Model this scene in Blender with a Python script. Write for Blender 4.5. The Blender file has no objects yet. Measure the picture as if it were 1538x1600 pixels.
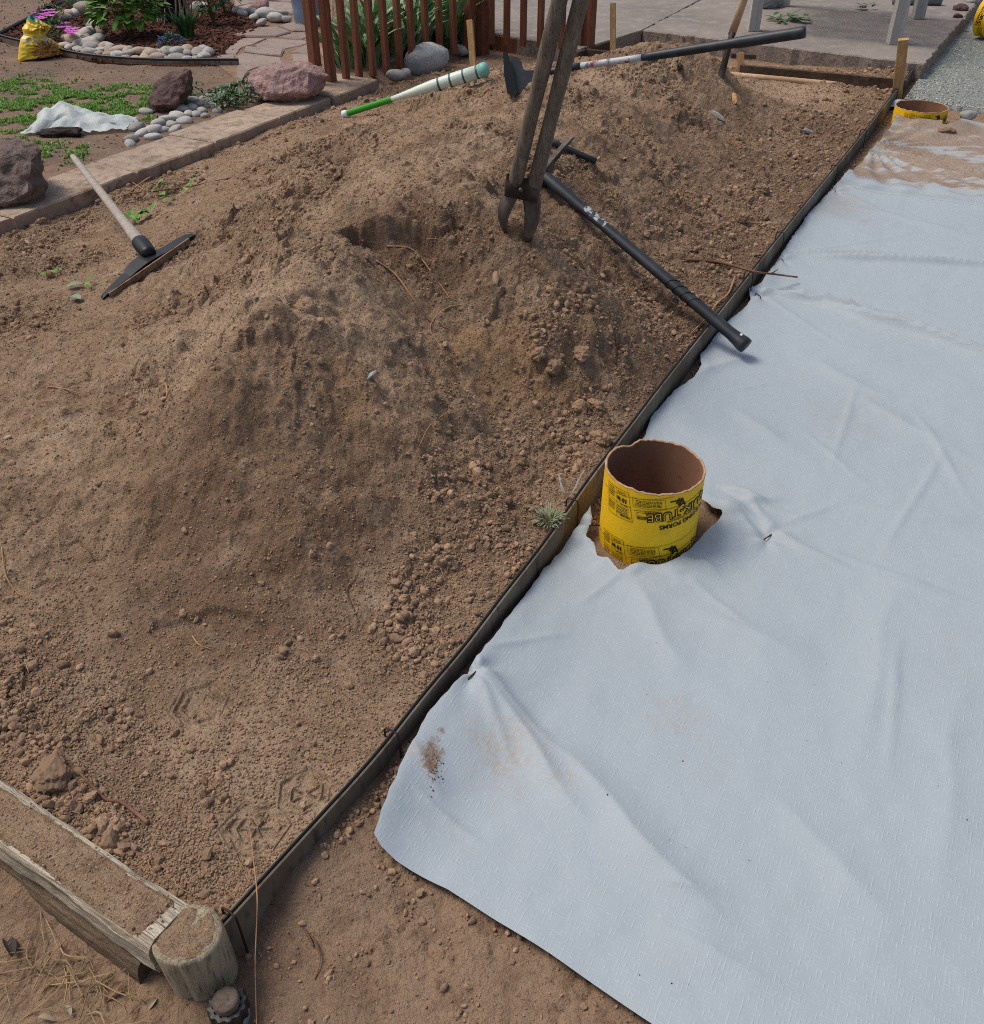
import bpy, bmesh, math, random
import numpy as np
from mathutils import Vector, Matrix, noise as mnoise

random.seed(7)
RNG = np.random.default_rng(11)
R = math.radians
scene = bpy.context.scene
COL = scene.collection

# ------------------------------------------------------------------ camera
CAM_H, PITCH, FPX, CX, CY = 1.6, R(37.4), 1450.0, 769.0, 800.0
cam = bpy.data.cameras.new('camera')
cam.sensor_fit = 'VERTICAL'
cam.sensor_height = 24.0
cam.lens = 24.0 * FPX / 1600.0
cam.clip_start = 0.05
cam.clip_end = 500
camo = bpy.data.objects.new('camera', cam)
COL.objects.link(camo)
camo.location = (0, 0, CAM_H)
camo.rotation_euler = (R(90) - PITCH, 0, 0)
scene.camera = camo

# ------------------------------------------------------------------ sky, sun, exposure
SUN_EL, SUN_AZ = 61.0, -72.0          # azimuth measured from +Y (away from camera) towards +X
world = bpy.data.worlds.new('World')
scene.world = world
world.use_nodes = True
wn = world.node_tree.nodes
wl = world.node_tree.links
bg = wn['Background']
sky = wn.new('ShaderNodeTexSky')
sky.sky_type = 'NISHITA'
sky.sun_disc = False
sky.sun_elevation = R(SUN_EL)
sky.sun_rotation = R(SUN_AZ)
sky.air_density = 1.0
sky.dust_density = 4.0
sky.ozone_density = 1.0
wl.new(sky.outputs[0], bg.inputs[0])
bg.inputs[1].default_value = 0.115
sun = bpy.data.lights.new('sun', 'SUN')
sun.energy = 1.7
sun.angle = R(22)
sun.color = (1.0, 0.93, 0.85)
suno = bpy.data.objects.new('sun', sun)
COL.objects.link(suno)
az, el = R(SUN_AZ), R(SUN_EL)
sdir = Vector((math.sin(az) * math.cos(el), math.cos(az) * math.cos(el), math.sin(el)))
suno.rotation_euler = sdir.to_track_quat('Z', 'Y').to_euler()
scene.view_settings.view_transform = 'Standard'
scene.view_settings.look = 'None'
scene.view_settings.exposure = 0.20
scene.view_settings.gamma = 1.0
scene.view_settings.use_curve_mapping = False
scene.cycles.use_denoising = False
scene.cycles.use_adaptive_sampling = False
scene.cycles.filter_width = 1.05

# ------------------------------------------------------------------ measuring helpers
ST, CT = math.sin(PITCH), math.cos(PITCH)
def ray(px, py):
    dx, dy = px - CX, py - CY
    return np.array([dx, FPX * CT - dy * ST, -(FPX * ST + dy * CT)])
def at(px, py, z=0.0):
    r = ray(px, py)
    return np.array([0, 0, CAM_H]) + r * ((CAM_H - z) / -r[2])
def atd(px, py, depth):
    return np.array([0, 0, CAM_H]) + ray(px, py) * (depth / FPX)
def smooth(a, b, x):
    t = np.clip((x - a) / (b - a), 0, 1)
    return t * t * (3 - 2 * t)
def catmull(pts, n=8):
    P = np.array(pts, float)
    P = np.vstack([2 * P[0] - P[1], P, 2 * P[-1] - P[-2]])
    out = []
    for i in range(1, len(P) - 2):
        for k in range(n):
            t = k / n
            a, b, c, d = P[i-1], P[i], P[i+1], P[i+2]
            out.append(0.5 * ((2*b) + (-a + c)*t + (2*a - 5*b + 4*c - d)*t*t + (-a + 3*b - 3*c + d)*t**3))
    out.append(P[-2])
    return np.array(out)

# ------------------------------------------------------------------ numpy noise
def _hash(ix, iy, seed):
    h = (ix.astype(np.int64) * 374761393 + iy.astype(np.int64) * 668265263 + seed * 974711) & 0x7fffffff
    h = ((h ^ (h >> 13)) * 1274126177) & 0x7fffffff
    h = ((h ^ (h >> 11)) * 1103515245) & 0x7fffffff
    return ((h ^ (h >> 16)) & 0xffffff) / float(0x1000000)
_P1 = np.random.default_rng(99).permutation(1024).astype(np.int32)
_GX, _GY = np.cos(np.arange(1024) * 2 * np.pi / 1024), np.sin(np.arange(1024) * 2 * np.pi / 1024)
def perlin(x, y, seed=0):
    x = np.asarray(x, float); y = np.asarray(y, float)
    ix, iy = np.floor(x), np.floor(y)
    fx, fy = x - ix, y - iy
    u, v = fx*fx*fx*(fx*(fx*6-15)+10), fy*fy*fy*(fy*(fy*6-15)+10)
    jx, jy = ix.astype(np.int32), iy.astype(np.int32)
    def g(ox, oy):
        a = _P1[(_P1[(jx + (ox + seed * 37)) & 1023] + jy + (oy + seed * 101)) & 1023]
        return _GX[a] * (fx - ox) + _GY[a] * (fy - oy)
    a = g(0, 0) * (1-u) + g(1, 0) * u
    b = g(0, 1) * (1-u) + g(1, 1) * u
    return (a * (1-v) + b * v) * 1.5
def fbm(x, y, scale, octv=4, seed=0, gain=0.5):
    s, amp, f, tot = 0, 1.0, 1.0 / scale, 0
    for i in range(octv):
        s = s + amp * perlin(x * f + 17.3 * i, y * f - 9.1 * i, seed + i)
        tot += amp; amp *= gain; f *= 2.03
    return s / tot
def worley(x, y, scale, seed=0):
    x = np.asarray(x) / scale; y = np.asarray(y) / scale
    ix, iy = np.floor(x), np.floor(y)
    best = np.full(x.shape, 9.0); bid = np.zeros(x.shape)
    for ox in (-1, 0, 1):
        for oy in (-1, 0, 1):
            cx, cy = ix + ox, iy + oy
            px = cx + 0.15 + 0.7 * _hash(cx, cy, seed); py = cy + 0.15 + 0.7 * _hash(cx, cy, seed + 51)
            d = (x - px)**2 + (y - py)**2
            m = d < best
            best = np.where(m, d, best); bid = np.where(m, _hash(cx, cy, seed + 97), bid)
    return np.sqrt(best), bid
def lumps(x, y, scale, seed, keep=0.6):
    """half-buried round clods, only in some cells"""
    xx = x + 0.25 * scale * perlin(x / scale * 2.1, y / scale * 2.1, seed + 5)
    yy = y + 0.25 * scale * perlin(x / scale * 2.1 + 40, y / scale * 2.1, seed + 6)
    d, i = worley(xx, yy, scale, seed)
    r = 0.22 + 0.4 * i
    return np.where(i < keep, np.sqrt(np.clip(1 - (d / r)**2, 0, 1)) * r, 0)

# ------------------------------------------------------------------ scene helpers
ORG = {}
def tag(o, label=None, cat=None, group=None, kind=None):
    if label: o['label'] = label
    if cat: o['category'] = cat
    if group: o['group'] = group
    if kind: o['kind'] = kind
    return o
def thing(name, label, cat, loc=(0, 0, 0), group=None):
    o = bpy.data.objects.new(name, None)
    o.empty_display_size = 0.05
    COL.objects.link(o)
    o.location = Vector(loc)
    ORG[o.name] = np.array(loc, float)
    return tag(o, label, cat, group)
def obj(name, vf, mat, parent=None, loc=None, smooth_=False, label=None, cat=None, group=None, kind=None, uv=None):
    """one mesh object from world-space verts + faces"""
    V, Fc = np.asarray(vf[0], float).reshape(-1, 3), vf[1]
    if parent is not None: o0 = ORG[parent.name]
    elif loc is None:
        o0 = np.array([V[:, 0].mean(), V[:, 1].mean(), V[:, 2].min()]) if kind is None else np.zeros(3)
    else: o0 = np.array(loc, float)
    me = bpy.data.meshes.new(name)
    if isinstance(Fc, np.ndarray):
        n, k = Fc.shape
        me.vertices.add(len(V)); me.vertices.foreach_set('co', (V - o0).ravel())
        me.loops.add(n * k); me.loops.foreach_set('vertex_index', Fc.ravel().astype(np.int32))
        me.polygons.add(n); me.polygons.foreach_set('loop_start', np.arange(0, n * k, k, dtype=np.int32))
        me.polygons.foreach_set('loop_total', np.full(n, k, dtype=np.int32))
        me.update(calc_edges=True); me.validate()
    else:
        me.from_pydata([tuple(v) for v in (V - o0)], [], [tuple(f) for f in Fc]); me.update()
    if smooth_: me.polygons.foreach_set('use_smooth', np.ones(len(me.polygons), dtype=bool))
    if mat is not None: me.materials.append(mat)
    o = bpy.data.objects.new(name, me)
    COL.objects.link(o)
    ORG[o.name] = o0
    if parent is not None: o.parent = parent
    else: o.location = Vector(o0)
    return tag(o, label, cat, group, kind)
def attr(o, name, vals):
    a = o.data.attributes.new(name, 'FLOAT', 'POINT')
    a.data.foreach_set('value', np.asarray(vals, np.float32).ravel())
class MB:
    def __init__(s): s.v = []; s.f = []
    def add(s, v, f):
        b = len(s.v); s.v += [tuple(p) for p in v]; s.f += [tuple(i + b for i in q) for q in f]; return s
    def vf(s): return (s.v, s.f)
def frame(d):
    d = np.array(d, float); d /= np.linalg.norm(d)
    a = np.array([0, 0, 1.0]) if abs(d[2]) < 0.9 else np.array([1.0, 0, 0])
    x = np.cross(a, d); x /= np.linalg.norm(x)
    return x, np.cross(d, x), d
def tube(path, rad, seg=10, cap=True, flat=1.0, up=None):
    P = np.array(path, float); n = len(P)
    rad = [rad] * n if np.isscalar(rad) else list(rad)
    V, Fc = [], []
    for i in range(n):
        d = P[min(i+1, n-1)] - P[max(i-1, 0)]
        x, y, _ = frame(d)
        if up is not None:
            x = np.cross(up, d); x = x / np.linalg.norm(x); y = np.cross(d, x); y = y / np.linalg.norm(y)
        for k in range(seg):
            a = 2 * math.pi * k / seg
            V.append(P[i] + rad[i] * (math.cos(a) * x + flat * math.sin(a) * y))
    for i in range(n - 1):
        for k in range(seg):
            k2 = (k + 1) % seg
            Fc.append((i*seg + k, i*seg + k2, (i+1)*seg + k2, (i+1)*seg + k))
    if cap:
        Fc.append(tuple(range(seg - 1, -1, -1))); Fc.append(tuple((n-1)*seg + k for k in range(seg)))
    return V, Fc
def box(c, sx, sy, sz, ax=None, bev=0.0):
    """box by half sizes, axes ax = three unit vectors; bev chamfers all edges"""
    bm = bmesh.new()
    bmesh.ops.create_cube(bm, size=2)
    for v in bm.verts: v.co = Vector((v.co.x * sx, v.co.y * sy, v.co.z * sz))
    if bev: bmesh.ops.bevel(bm, geom=list(bm.edges), offset=bev, segments=2, affect='EDGES', profile=0.6)
    A = np.array(ax if ax is not None else np.eye(3), float)
    V = [np.array(c, float) + v.co.x * A[0] + v.co.y * A[1] + v.co.z * A[2] for v in bm.verts]
    bm.verts.index_update()
    Fc = [tuple(v.index for v in f.verts) for f in bm.faces]
    bm.free(); return V, Fc
def beam(a, b, w, h, bev=0.003, up=(0, 0, 1), nseg=0, rough=0.0, seed=0):
    """rectangular bar from a to b; w across, h along up; optional uneven surface"""
    a, b = np.array(a, float), np.array(b, float)
    d = b - a; L = np.linalg.norm(d); d /= L
    x = np.cross(d, up); x /= np.linalg.norm(x); z = np.cross(x, d)
    if not nseg: return box((a + b) / 2, L / 2, w / 2, h / 2, (d, -x, z), bev)
    prof = []
    m = 5
    for (sx, sz, vert) in ((-1, -1, 0), (1, -1, 1), (1, 1, 0), (-1, 1, 1)):
        pass
    for i in range(m): prof.append((-1 + 2*i/m, -1))
    for i in range(m): prof.append((1, -1 + 2*i/m))
    for i in range(m): prof.append((1 - 2*i/m, 1))
    for i in range(m): prof.append((-1, 1 - 2*i/m))
    V, Fc = [], []
    np_ = len(prof)
    for k in range(nseg + 1):
        t = k / nseg
        for (px, pz) in prof:
            r = max(abs(px), abs(pz)); c = (px*px + pz*pz) ** 0.5
            s = 1 - bev * max(0, c - 1.1) * 2
            ex = rough * mnoise.noise(Vector((px*1.7 + seed, pz*1.7, t * L * 6))) + rough * .6 * mnoise.noise(Vector((px*5 + seed, pz*5, t * L * 22)))
            V.append(a + d * L * t + x * (px * s * (w/2 + ex)) + z * (pz * s * (h/2 + ex)))
    for k in range(nseg):
        for i in range(np_):
            j = (i + 1) % np_
            Fc.append((k*np_ + i, k*np_ + j, (k+1)*np_ + j, (k+1)*np_ + i))
    Fc.append(tuple(range(np_ - 1, -1, -1))); Fc.append(tuple(nseg*np_ + i for i in range(np_)))
    return V, Fc
def ico(sub):
    bm = bmesh.new(); bmesh.ops.create_icosphere(bm, subdivisions=sub, radius=1)
    bm.verts.index_update()
    V = np.array([v.co[:] for v in bm.verts]); Fc = [tuple(v.index for v in f.verts) for f in bm.faces]
    bm.free(); return V, Fc
ICO = {k: ico(k) for k in (1, 2, 3, 4, 5)}
def rock(c, size, seed=0, sub=4, planes=14, angular=1.0, rough=0.06, rz=0.0, freq=2.0, flatten=0.0, tilt=(0, 0), craggy=0.0):
    rr = np.random.default_rng(seed)
    D, Fc = ICO[sub]
    N = rr.normal(size=(planes, 3)); N /= np.linalg.norm(N, axis=1)[:, None]
    O = rr.uniform(0.62, 1.0, planes)
    dots = np.clip(D @ N.T, 1e-3, None)
    rad = np.minimum((O / dots).min(axis=1), 1.05)
    rad = angular * rad + (1 - angular) * 1.0
    off = Vector((seed * 3.1, seed * 1.7, 0))
    nz = np.array([mnoise.fractal(Vector(d) * freq + off, 0.8, 2.1, 5) for d in D])
    rad = rad * (1 + rough * nz)
    if craggy:
        off2 = Vector((seed, 9, 4))
        nz2 = np.array([mnoise.ridged_multi_fractal(Vector(d) * 2.2 + off2, 1.0, 2.2, 5, 1.0, 2.0) for d in D])
        cel = np.array([mnoise.voronoi(Vector(d) * 3.2 + off2)[0][0] for d in D])
        rad = rad * (1 - craggy * (nz2 - 1.0) * .5 - craggy * .8 * (cel - .3))
    V = D * rad[:, None] * np.array(size)
    M = np.array((Matrix.Rotation(rz, 3, 'Z') @ Matrix.Rotation(tilt[0], 3, 'X') @ Matrix.Rotation(tilt[1], 3, 'Y')))
    return V @ M.T + np.array(c), Fc
def grid_faces(nr, nc):
    i = np.arange((nr - 1) * (nc - 1)); r, c = i // (nc - 1), i % (nc - 1)
    a = r * nc + c
    return np.stack([a, a + 1, a + nc + 1, a + nc], 1)

# ------------------------------------------------------------------ materials
def lin(h):
    h = h.lstrip('#'); c = [int(h[i:i+2], 16) / 255 for i in (0, 2, 4)]
    return tuple(((x + .055) / 1.055) ** 2.4 if x > .04045 else x / 12.92 for x in c) + (1,)
def c4(c): return lin(c) if isinstance(c, str) else tuple(c) + ((1,) if len(c) == 3 else ())
def mat(name, base, rough=0.85, var=(), bumps=(), metallic=0.0, attrs=(), stretch=None, spec=0.3, trans=0.0, rand=0.0, sub=None, alpha=None):
    """var: (noise scale, colour, lo, hi[, detail]); bumps: (scale, distance[, detail]); attrs: (attribute, colour)"""
    m = bpy.data.materials.new(name); m.use_nodes = True
    n, l = m.node_tree.nodes, m.node_tree.links
    b = n['Principled BSDF']
    b.inputs['Roughness'].default_value = rough; b.inputs['Metallic'].default_value = metallic
    b.inputs['Specular IOR Level'].default_value = spec
    tc = n.new('ShaderNodeTexCoord'); src = tc.outputs['Object']
    if stretch:
        mp = n.new('ShaderNodeMapping'); mp.inputs['Scale'].default_value = stretch
        l.new(src, mp.inputs[0]); src = mp.outputs[0]
    rgb = n.new('ShaderNodeRGB'); rgb.outputs[0].default_value = c4(base); cur = rgb.outputs[0]
    def mix(fac, col):
        nonlocal cur
        x = n.new('ShaderNodeMix'); x.data_type = 'RGBA'
        l.new(fac, x.inputs['Factor']); l.new(cur, x.inputs['A']); x.inputs['B'].default_value = c4(col)
        cur = x.outputs['Result']
    for q in attrs:
        at_ = n.new('ShaderNodeAttribute'); at_.attribute_name = q[0]; fac_ = at_.outputs['Fac']
        if len(q) > 2:      # break the stain up into grains
            t = n.new('ShaderNodeTexNoise'); t.inputs['Scale'].default_value = q[2]; t.inputs['Detail'].default_value = 6; t.inputs['Roughness'].default_value = .75; l.new(src, t.inputs['Vector'])
            r = n.new('ShaderNodeMapRange'); r.inputs['From Min'].default_value = .40; r.inputs['From Max'].default_value = .60; r.inputs['To Min'].default_value = -.35; r.inputs['To Max'].default_value = .35; l.new(t.outputs['Fac'], r.inputs['Value'])
            ad = n.new('ShaderNodeMath'); ad.operation = 'ADD'; l.new(r.outputs[0], ad.inputs[0]); l.new(fac_, ad.inputs[1])
            mu = n.new('ShaderNodeMath'); mu.operation = 'MULTIPLY'; mu.use_clamp = True; l.new(ad.outputs[0], mu.inputs[0])
            st = n.new('ShaderNodeMapRange'); st.inputs['From Max'].default_value = .3; l.new(fac_, st.inputs['Value']); l.new(st.outputs[0], mu.inputs[1]); fac_ = mu.outputs[0]
        mix(fac_, q[1])
    for q in var:
        t = n.new('ShaderNodeTexNoise'); t.inputs['Scale'].default_value = q[0]
        t.inputs['Detail'].default_value = q[4] if len(q) > 4 else 5; t.inputs['Roughness'].default_value = 0.62
        l.new(src, t.inputs['Vector'])
        r = n.new('ShaderNodeMapRange'); r.inputs['From Min'].default_value = q[2]; r.inputs['From Max'].default_value = q[3]
        l.new(t.outputs['Fac'], r.inputs['Value']); mix(r.outputs[0], q[1])
    if rand:
        oi = n.new('ShaderNodeObjectInfo'); hs = n.new('ShaderNodeHueSaturation')
        r = n.new('ShaderNodeMapRange'); r.inputs['To Min'].default_value = 1 - rand; r.inputs['To Max'].default_value = 1 + rand
        l.new(oi.outputs['Random'], r.inputs['Value']); l.new(r.outputs[0], hs.inputs['Value']); l.new(cur, hs.inputs['Color'])
        cur = hs.outputs[0]
    l.new(cur, b.inputs['Base Color'])
    prev = None
    for q in bumps:
        t = n.new('ShaderNodeTexNoise'); t.inputs['Scale'].default_value = q[0]
        t.inputs['Detail'].default_value = q[2] if len(q) > 2 else 4; t.inputs['Roughness'].default_value = 0.65
        l.new(src, t.inputs['Vector'])
        bp = n.new('ShaderNodeBump'); bp.inputs['Strength'].default_value = 1.0; bp.inputs['Distance'].default_value = q[1]
        l.new(t.outputs['Fac'], bp.inputs['Height'])
        if prev: l.new(prev, bp.inputs['Normal'])
        prev = bp.outputs[0]
    if prev: l.new(prev, b.inputs['Normal'])
    if trans: b.inputs['Transmission Weight'].default_value = trans
    if sub: b.inputs['Subsurface Weight'].default_value = sub; b.inputs['Subsurface Radius'].default_value = (.02, .02, .02)
    if alpha is not None: b.inputs['Alpha'].default_value = alpha
    return m

SOIL, SOIL_L, SOIL_D = '#9f856b', '#b59c82', '#57412f'
M_SOIL = mat('loose_soil', SOIL, .95, attrs=(('dry', '#c0a68a'), ('moist_dark', '#7a614d'), ('ochre', '#a8845f')),
             var=((9, SOIL_L, .52, .8), (26, '#755c49', .5, .8), (110, '#523f32', .56, .72), (160, '#c8b197', .60, .78), (420, '#48382d', .60, .76)),
             bumps=((48, .014), (130, .008), (330, .003)), spec=.1)
M_CLOD = mat('soil_clod', '#957b63', .95, var=((2, '#ab927a', .48, .75), (6, '#685141', .5, .72)), spec=.1, rand=.28)
M_GROUND = mat('bare_ground', '#937a63', .95, attrs=(('dry', '#8f7d6d'), ('moist_dark', '#665343'), ('yard', '#6f6258')),
               var=((3.0, '#937a66', .45, .75), (18, '#6b5342', .5, .8), (90, '#4d3a2d', .58, .76), (120, '#ab9580', .62, .82)), bumps=((40, .010), (130, .005), (330, .002)), spec=.1)
M_BOARD = mat('weathered_board', '#66594a', .85, var=((4, '#857a6b', .42, .68), (40, '#3b3128', .52, .75)), bumps=((60, .002),), stretch=(1, 1, .35))
M_CAP = mat('black_plastic', '#1b1d1f', .45, var=((60, '#4a4642', .6, .8),), spec=.4)
M_WIRE = mat('rusty_wire', '#3d2f28', .6, metallic=.5)
M_CONC = mat('patio_concrete', '#8c837a', .9, var=((1.6, '#777068', .4, .7), (9, '#9c938a', .5, .75), (60, '#655e57', .6, .8)), bumps=((45, .003), (220, .001)))
M_CONCE = mat('rough_concrete_edge', '#948678', .95, var=((25, '#645a50', .5, .7), (90, '#b3a89e', .55, .72)), bumps=((40, .012), (120, .006)))
M_FLAG = mat('flagstone', '#8f7f76', .85, var=((3, '#9d8c80', .4, .7), (12, '#75675f', .5, .75), (90, '#aa9c92', .6, .8)), bumps=((20, .005), (120, .002)), rand=.12)
M_KERB = mat('kerb_slab', '#9c8977', .9, var=((4, '#b39f8b', .42, .7), (5, '#6f5c4b', .56, .72), (18, '#75624f', .5, .72), (110, '#b3a493', .62, .8)), bumps=((30, .007), (160, .003)), rand=.1)
M_GRAV = mat('gravel_bed', '#969992', .95, var=((30, '#878b85', .4, .7), (90, '#4c504c', .5, .75)), bumps=((110, .012),))
M_PEB = mat('gravel_stone', '#a9aba3', .85, rand=.35)
M_REDW = mat('stained_redwood', '#744631', .65, var=((6, '#925d42', .45, .7), (40, '#472a1c', .52, .75)), bumps=((50, .002),), stretch=(6, 6, .6))
M_PINE = mat('pine_lumber', '#b08c5d', .75, var=((8, '#c7a676', .45, .7), (40, '#8a683f', .55, .75)), bumps=((60, .001),), stretch=(8, 8, .8))
M_DARKW = mat('dark_form_board', '#4b3c30', .85, var=((7, '#66533f', .45, .7), (30, '#2f251d', .5, .75)), bumps=((50, .003),))
M_POLE = mat('bare_wood_pole', '#b39372', .7, var=((8, '#caae8d', .45, .7), (60, '#8f6f50', .55, .75)))
M_ASH = mat('grey_weathered_handle', '#6c6053', .8, var=((8, '#857a6d', .45, .7), (50, '#30271f', .5, .72)), bumps=((60, .002),), stretch=(7, 7, .5))
M_ASH2 = mat('pale_weathered_handle', '#a0968a', .8, var=((8, '#b5ada3', .45, .7), (60, '#5d5145', .54, .75)), bumps=((60, .001),), stretch=(7, 7, .7))
M_STEEL = mat('worn_steel', '#3c342e', .6, metallic=.5, var=((9, '#6f665e', .45, .7), (35, '#3a2c23', .5, .75)), bumps=((40, .001),))
M_STEELB = mat('polished_soiled_steel', '#5a524b', .45, metallic=.7, var=((8, '#7a736c', .5, .7), (14, '#46352a', .45, .7)))
M_BLACK = mat('black_fibreglass', '#22262a', .48, var=((20, '#343a40', .45, .75), (60, '#5d5148', .64, .8)), spec=.45)
M_BLADE = mat('black_painted_blade', '#15181b', .42, metallic=.3, var=((14, '#3a332c', .6, .74), (60, '#5b4c40', .66, .8)), spec=.4)
M_TIMB = mat('grey_timber', '#8a8577', .9, var=((5, '#a39d8c', .45, .7), (22, '#5f594d', .5, .72), (70, '#3c362e', .6, .78)), bumps=((30, .006), (110, .002)), stretch=(1, 1, 1))
M_FABRIC = None

# ------------------------------------------------------------------ layout frame: u along the edging, v to the left of it
DU = np.array([0.469, 0.883]); DV = np.array([-0.883, 0.469])
EDGE_PX = [(345, 1445), (468, 1309), (550, 1224), (612, 1146), (690, 1052), (741, 990), (811, 902), (880, 805), (940, 722), (1000, 640), (1110, 508), (1215, 368), (1300, 270), (1400, 140), (1440, 90)]
EDGE = catmull([at(x, y, .1)[:2] for x, y in EDGE_PX], 10)
for _ in range(90): EDGE[1:-1] = EDGE[1:-1] * .5 + (EDGE[:-2] + EDGE[2:]) * .25
_eo = np.argsort(EDGE[:, 1])
def xe(y): return np.interp(y, EDGE[_eo, 1], EDGE[_eo, 0], left=None, right=None)
def edge_v(x, y): return (xe(y) - np.asarray(x)) * .883
K0, K1 = at(90, 313, .1)[:2], at(592, 124, .1)[:2]
KD = (K1 - K0) / np.linalg.norm(K1 - K0); KN = np.array([-KD[1], KD[0]])
def kerb_d(x, y): return (np.asarray(x) - K0[0]) * KN[0] + (np.asarray(y) - K0[1]) * KN[1]
T0, T1 = at(0, 1211, .15)[:2], at(288, 1403, .15)[:2]
TD = (T0 - T1) / np.linalg.norm(T0 - T1); TN = np.array([TD[1], -TD[0]])       # TD runs left; TN points towards the camera... sign fixed below
if TN[1] > 0: TN = -TN

# ------------------------------------------------------------------ ground
def edge_rise(x, y):
    """the ground is banked up a little against the edging"""
    y = np.asarray(y)
    return (.038 * smooth(1.95, 1.3, y) + .006) * smooth(.24, .02, -edge_v(x, y)) * smooth(.80, .95, y)
def ground_z(x, y):
    x = np.asarray(x, float); y = np.asarray(y, float)
    kd = kerb_d(x, y)
    z = .075 * smooth(.05, .22, kd) * smooth(2.0, 3.5, y)
    z = z + .018 * fbm(x, y, .8, 3, 3) * smooth(0.2, 2, np.abs(kd)) + .006 * fbm(x, y, .16, 3, 5)
    near = (y < 1.7)
    d = np.zeros_like(z)
    if near.any():
        xn, yn = x[near], y[near]
        q = .008 * fbm(xn, yn, .06, 4, 9) + .012 * lumps(xn, yn, .022, 12, .35) + .018 * lumps(xn, yn, .05, 13, .14) + .006 * lumps(xn, yn, .013, 14, .5) - .006 * smooth(.03, .0, np.abs(fbm(xn, yn, .15, 3, 18)))
        msk = smooth(-.1, .35, fbm(xn, yn, .25, 2, 15))
        # round tread rings pressed into the smooth dirt
        for (px, py, r0) in ((722, 1525, .085), (620, 1440, .07), (760, 1450, .05)):
            c = at(px, py, 0)
            rr = np.hypot(xn - c[0], yn - c[1])
            q = q + .0016 * np.sin(rr / .0075 * 2 * np.pi / 1.6) * smooth(r0, r0 * .55, rr) * (.4 + .6 * (perlin(xn * 20, yn * 20, 2) > -.1))
        d[near] = q * (.45 + .75 * msk)
    z = z + d
    # dug trench beside the edging near the fabric
    ev = edge_v(x, y)
    z = z - .004 * smooth(.10, .0, np.abs(ev + .045)) * smooth(.5, .9, y) * smooth(7.2, 6.5, y)
    return z + edge_rise(x, y)
def ticks(parts):
    out = []
    for a, b, s in parts: out += list(np.arange(a, b, s))
    return np.array(out + [parts[-1][1]])
gx = ticks([(-70, -12, 6), (-12, -4.6, .4), (-4.6, -1.05, .03), (-1.05, .75, .006), (.75, 5, .08), (5, 12, .5), (12, 70, 6)])
gy = ticks([(-40, -2, 4), (-2, .5, .1), (.5, 1.4, .006), (1.4, 11.2, .045), (11.2, 20, .6), (20, 90, 6)])
GX, GY = np.meshgrid(gx, gy)
gz = ground_z(GX.ravel(), GY.ravel())
go = obj('ground', (np.stack([GX.ravel(), GY.ravel(), gz], 1), grid_faces(len(gy), len(gx))), M_GROUND, smooth_=True, kind='structure')
fx, fy = GX.ravel(), GY.ravel()
attr(go, 'dry', smooth(.05, .5, fbm(fx, fy, .7, 3, 21)) * .6 * (kerb_d(fx, fy) > 0) + .0)
attr(go, 'moist_dark', np.clip(smooth(.0, .5, fbm(fx, fy, .3, 3, 22)) * .6 + .6 * smooth(.06, .0, np.abs(edge_v(fx, fy) + .03)), 0, 1) * smooth(9, 7, fy))  # random darker patches and a darker strip along the edging foot

attr(go, 'yard', smooth(.1, .5, kerb_d(fx, fy)) * (.75 + .25 * fbm(fx, fy, .5, 3, 23)) * smooth(3, 4, fy))

# ------------------------------------------------------------------ the dirt mound: heights from measured points, thin-plate spline
CP = [(810, 362, .49), (700, 250, .51), (640, 325, .55), (745, 205, .50), (850, 150, .43), (950, 108, .43), (1050, 62, .50), (1005, 70, .46), (1100, 78, .44),
      (1000, 180, .37), (1100, 200, .24), (1150, 130, .22), (1200, 200, .125), (1290, 180, .075), (1250, 142, .065), (1060, 300, .19), (1120, 400, .10),
      (940, 215, .40), (950, 300, .33), (900, 400, .31), (1000, 450, .17), (1060, 515, .10), (600, 210, .31), (545, 188, .15), (500, 175, .055), (450, 250, .22),
      (400, 222, .075), (300, 285, .08), (250, 330, .10), (200, 400, .11), (90, 400, .075), (0, 420, .085), (0, 550, .14), (100, 560, .18), (200, 520, .21),
      (350, 430, .30), (270, 600, .32), (190, 640, .255), (380, 560, .46), (345, 592, .44), (480, 470, .50), (560, 400, .53), (560, 480, .45), (620, 400, .475), (700, 480, .355), (760, 580, .235), (850, 640, .13),
      (560, 560, .385), (640, 640, .285), (700, 740, .17), (800, 760, .10), (860, 480, .345), (900, 560, .225), (950, 620, .12), (345, 660, .365), (470, 690, .32),
      (250, 700, .28), (100, 700, .215), (0, 720, .20), (350, 800, .225), (450, 800, .25), (550, 850, .185), (600, 950, .115), (350, 950, .14),
      (200, 900, .155), (0, 900, .145), (0, 1080, .115), (150, 1050, .115), (300, 1100, .093), (500, 1150, .087), (100, 1180, .10), (300, 1300, .09),
      (400, 1340, .086), (700, 950, .09), (760, 130, .32), (880, 105, .34), (700, 130, .10), (640, 150, .09)]
C3 = [tuple(at(*c)) for c in CP]
for p in EDGE[::6]: C3.append((p[0] - .03, p[1] + .016, (.088 if p[1] < 5.6 else .065)))
for s in np.linspace(-.9, 3.0, 9): p = K0 + KD * s; C3.append((p[0], p[1], .035))
for s in np.linspace(-.05, 2.4, 6): p = T1 + TD * s; C3.append((p[0], p[1], .10))
for w in ((1.5, 7.6, .03), (2.2, 7.2, .04), (.6, 7.7, .03), (-.1, 7.6, .02), (-2.2, 2.6, .12), (-1.9, 2.0, .12), (-2.6, 3.0, .06)): C3.append(w)
C3 = np.array(C3)
def _phi(r2): return np.where(r2 > 1e-12, .5 * r2 * np.log(r2 + 1e-12), 0)
_n = len(C3)
_A = np.zeros((_n + 3, _n + 3))
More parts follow.
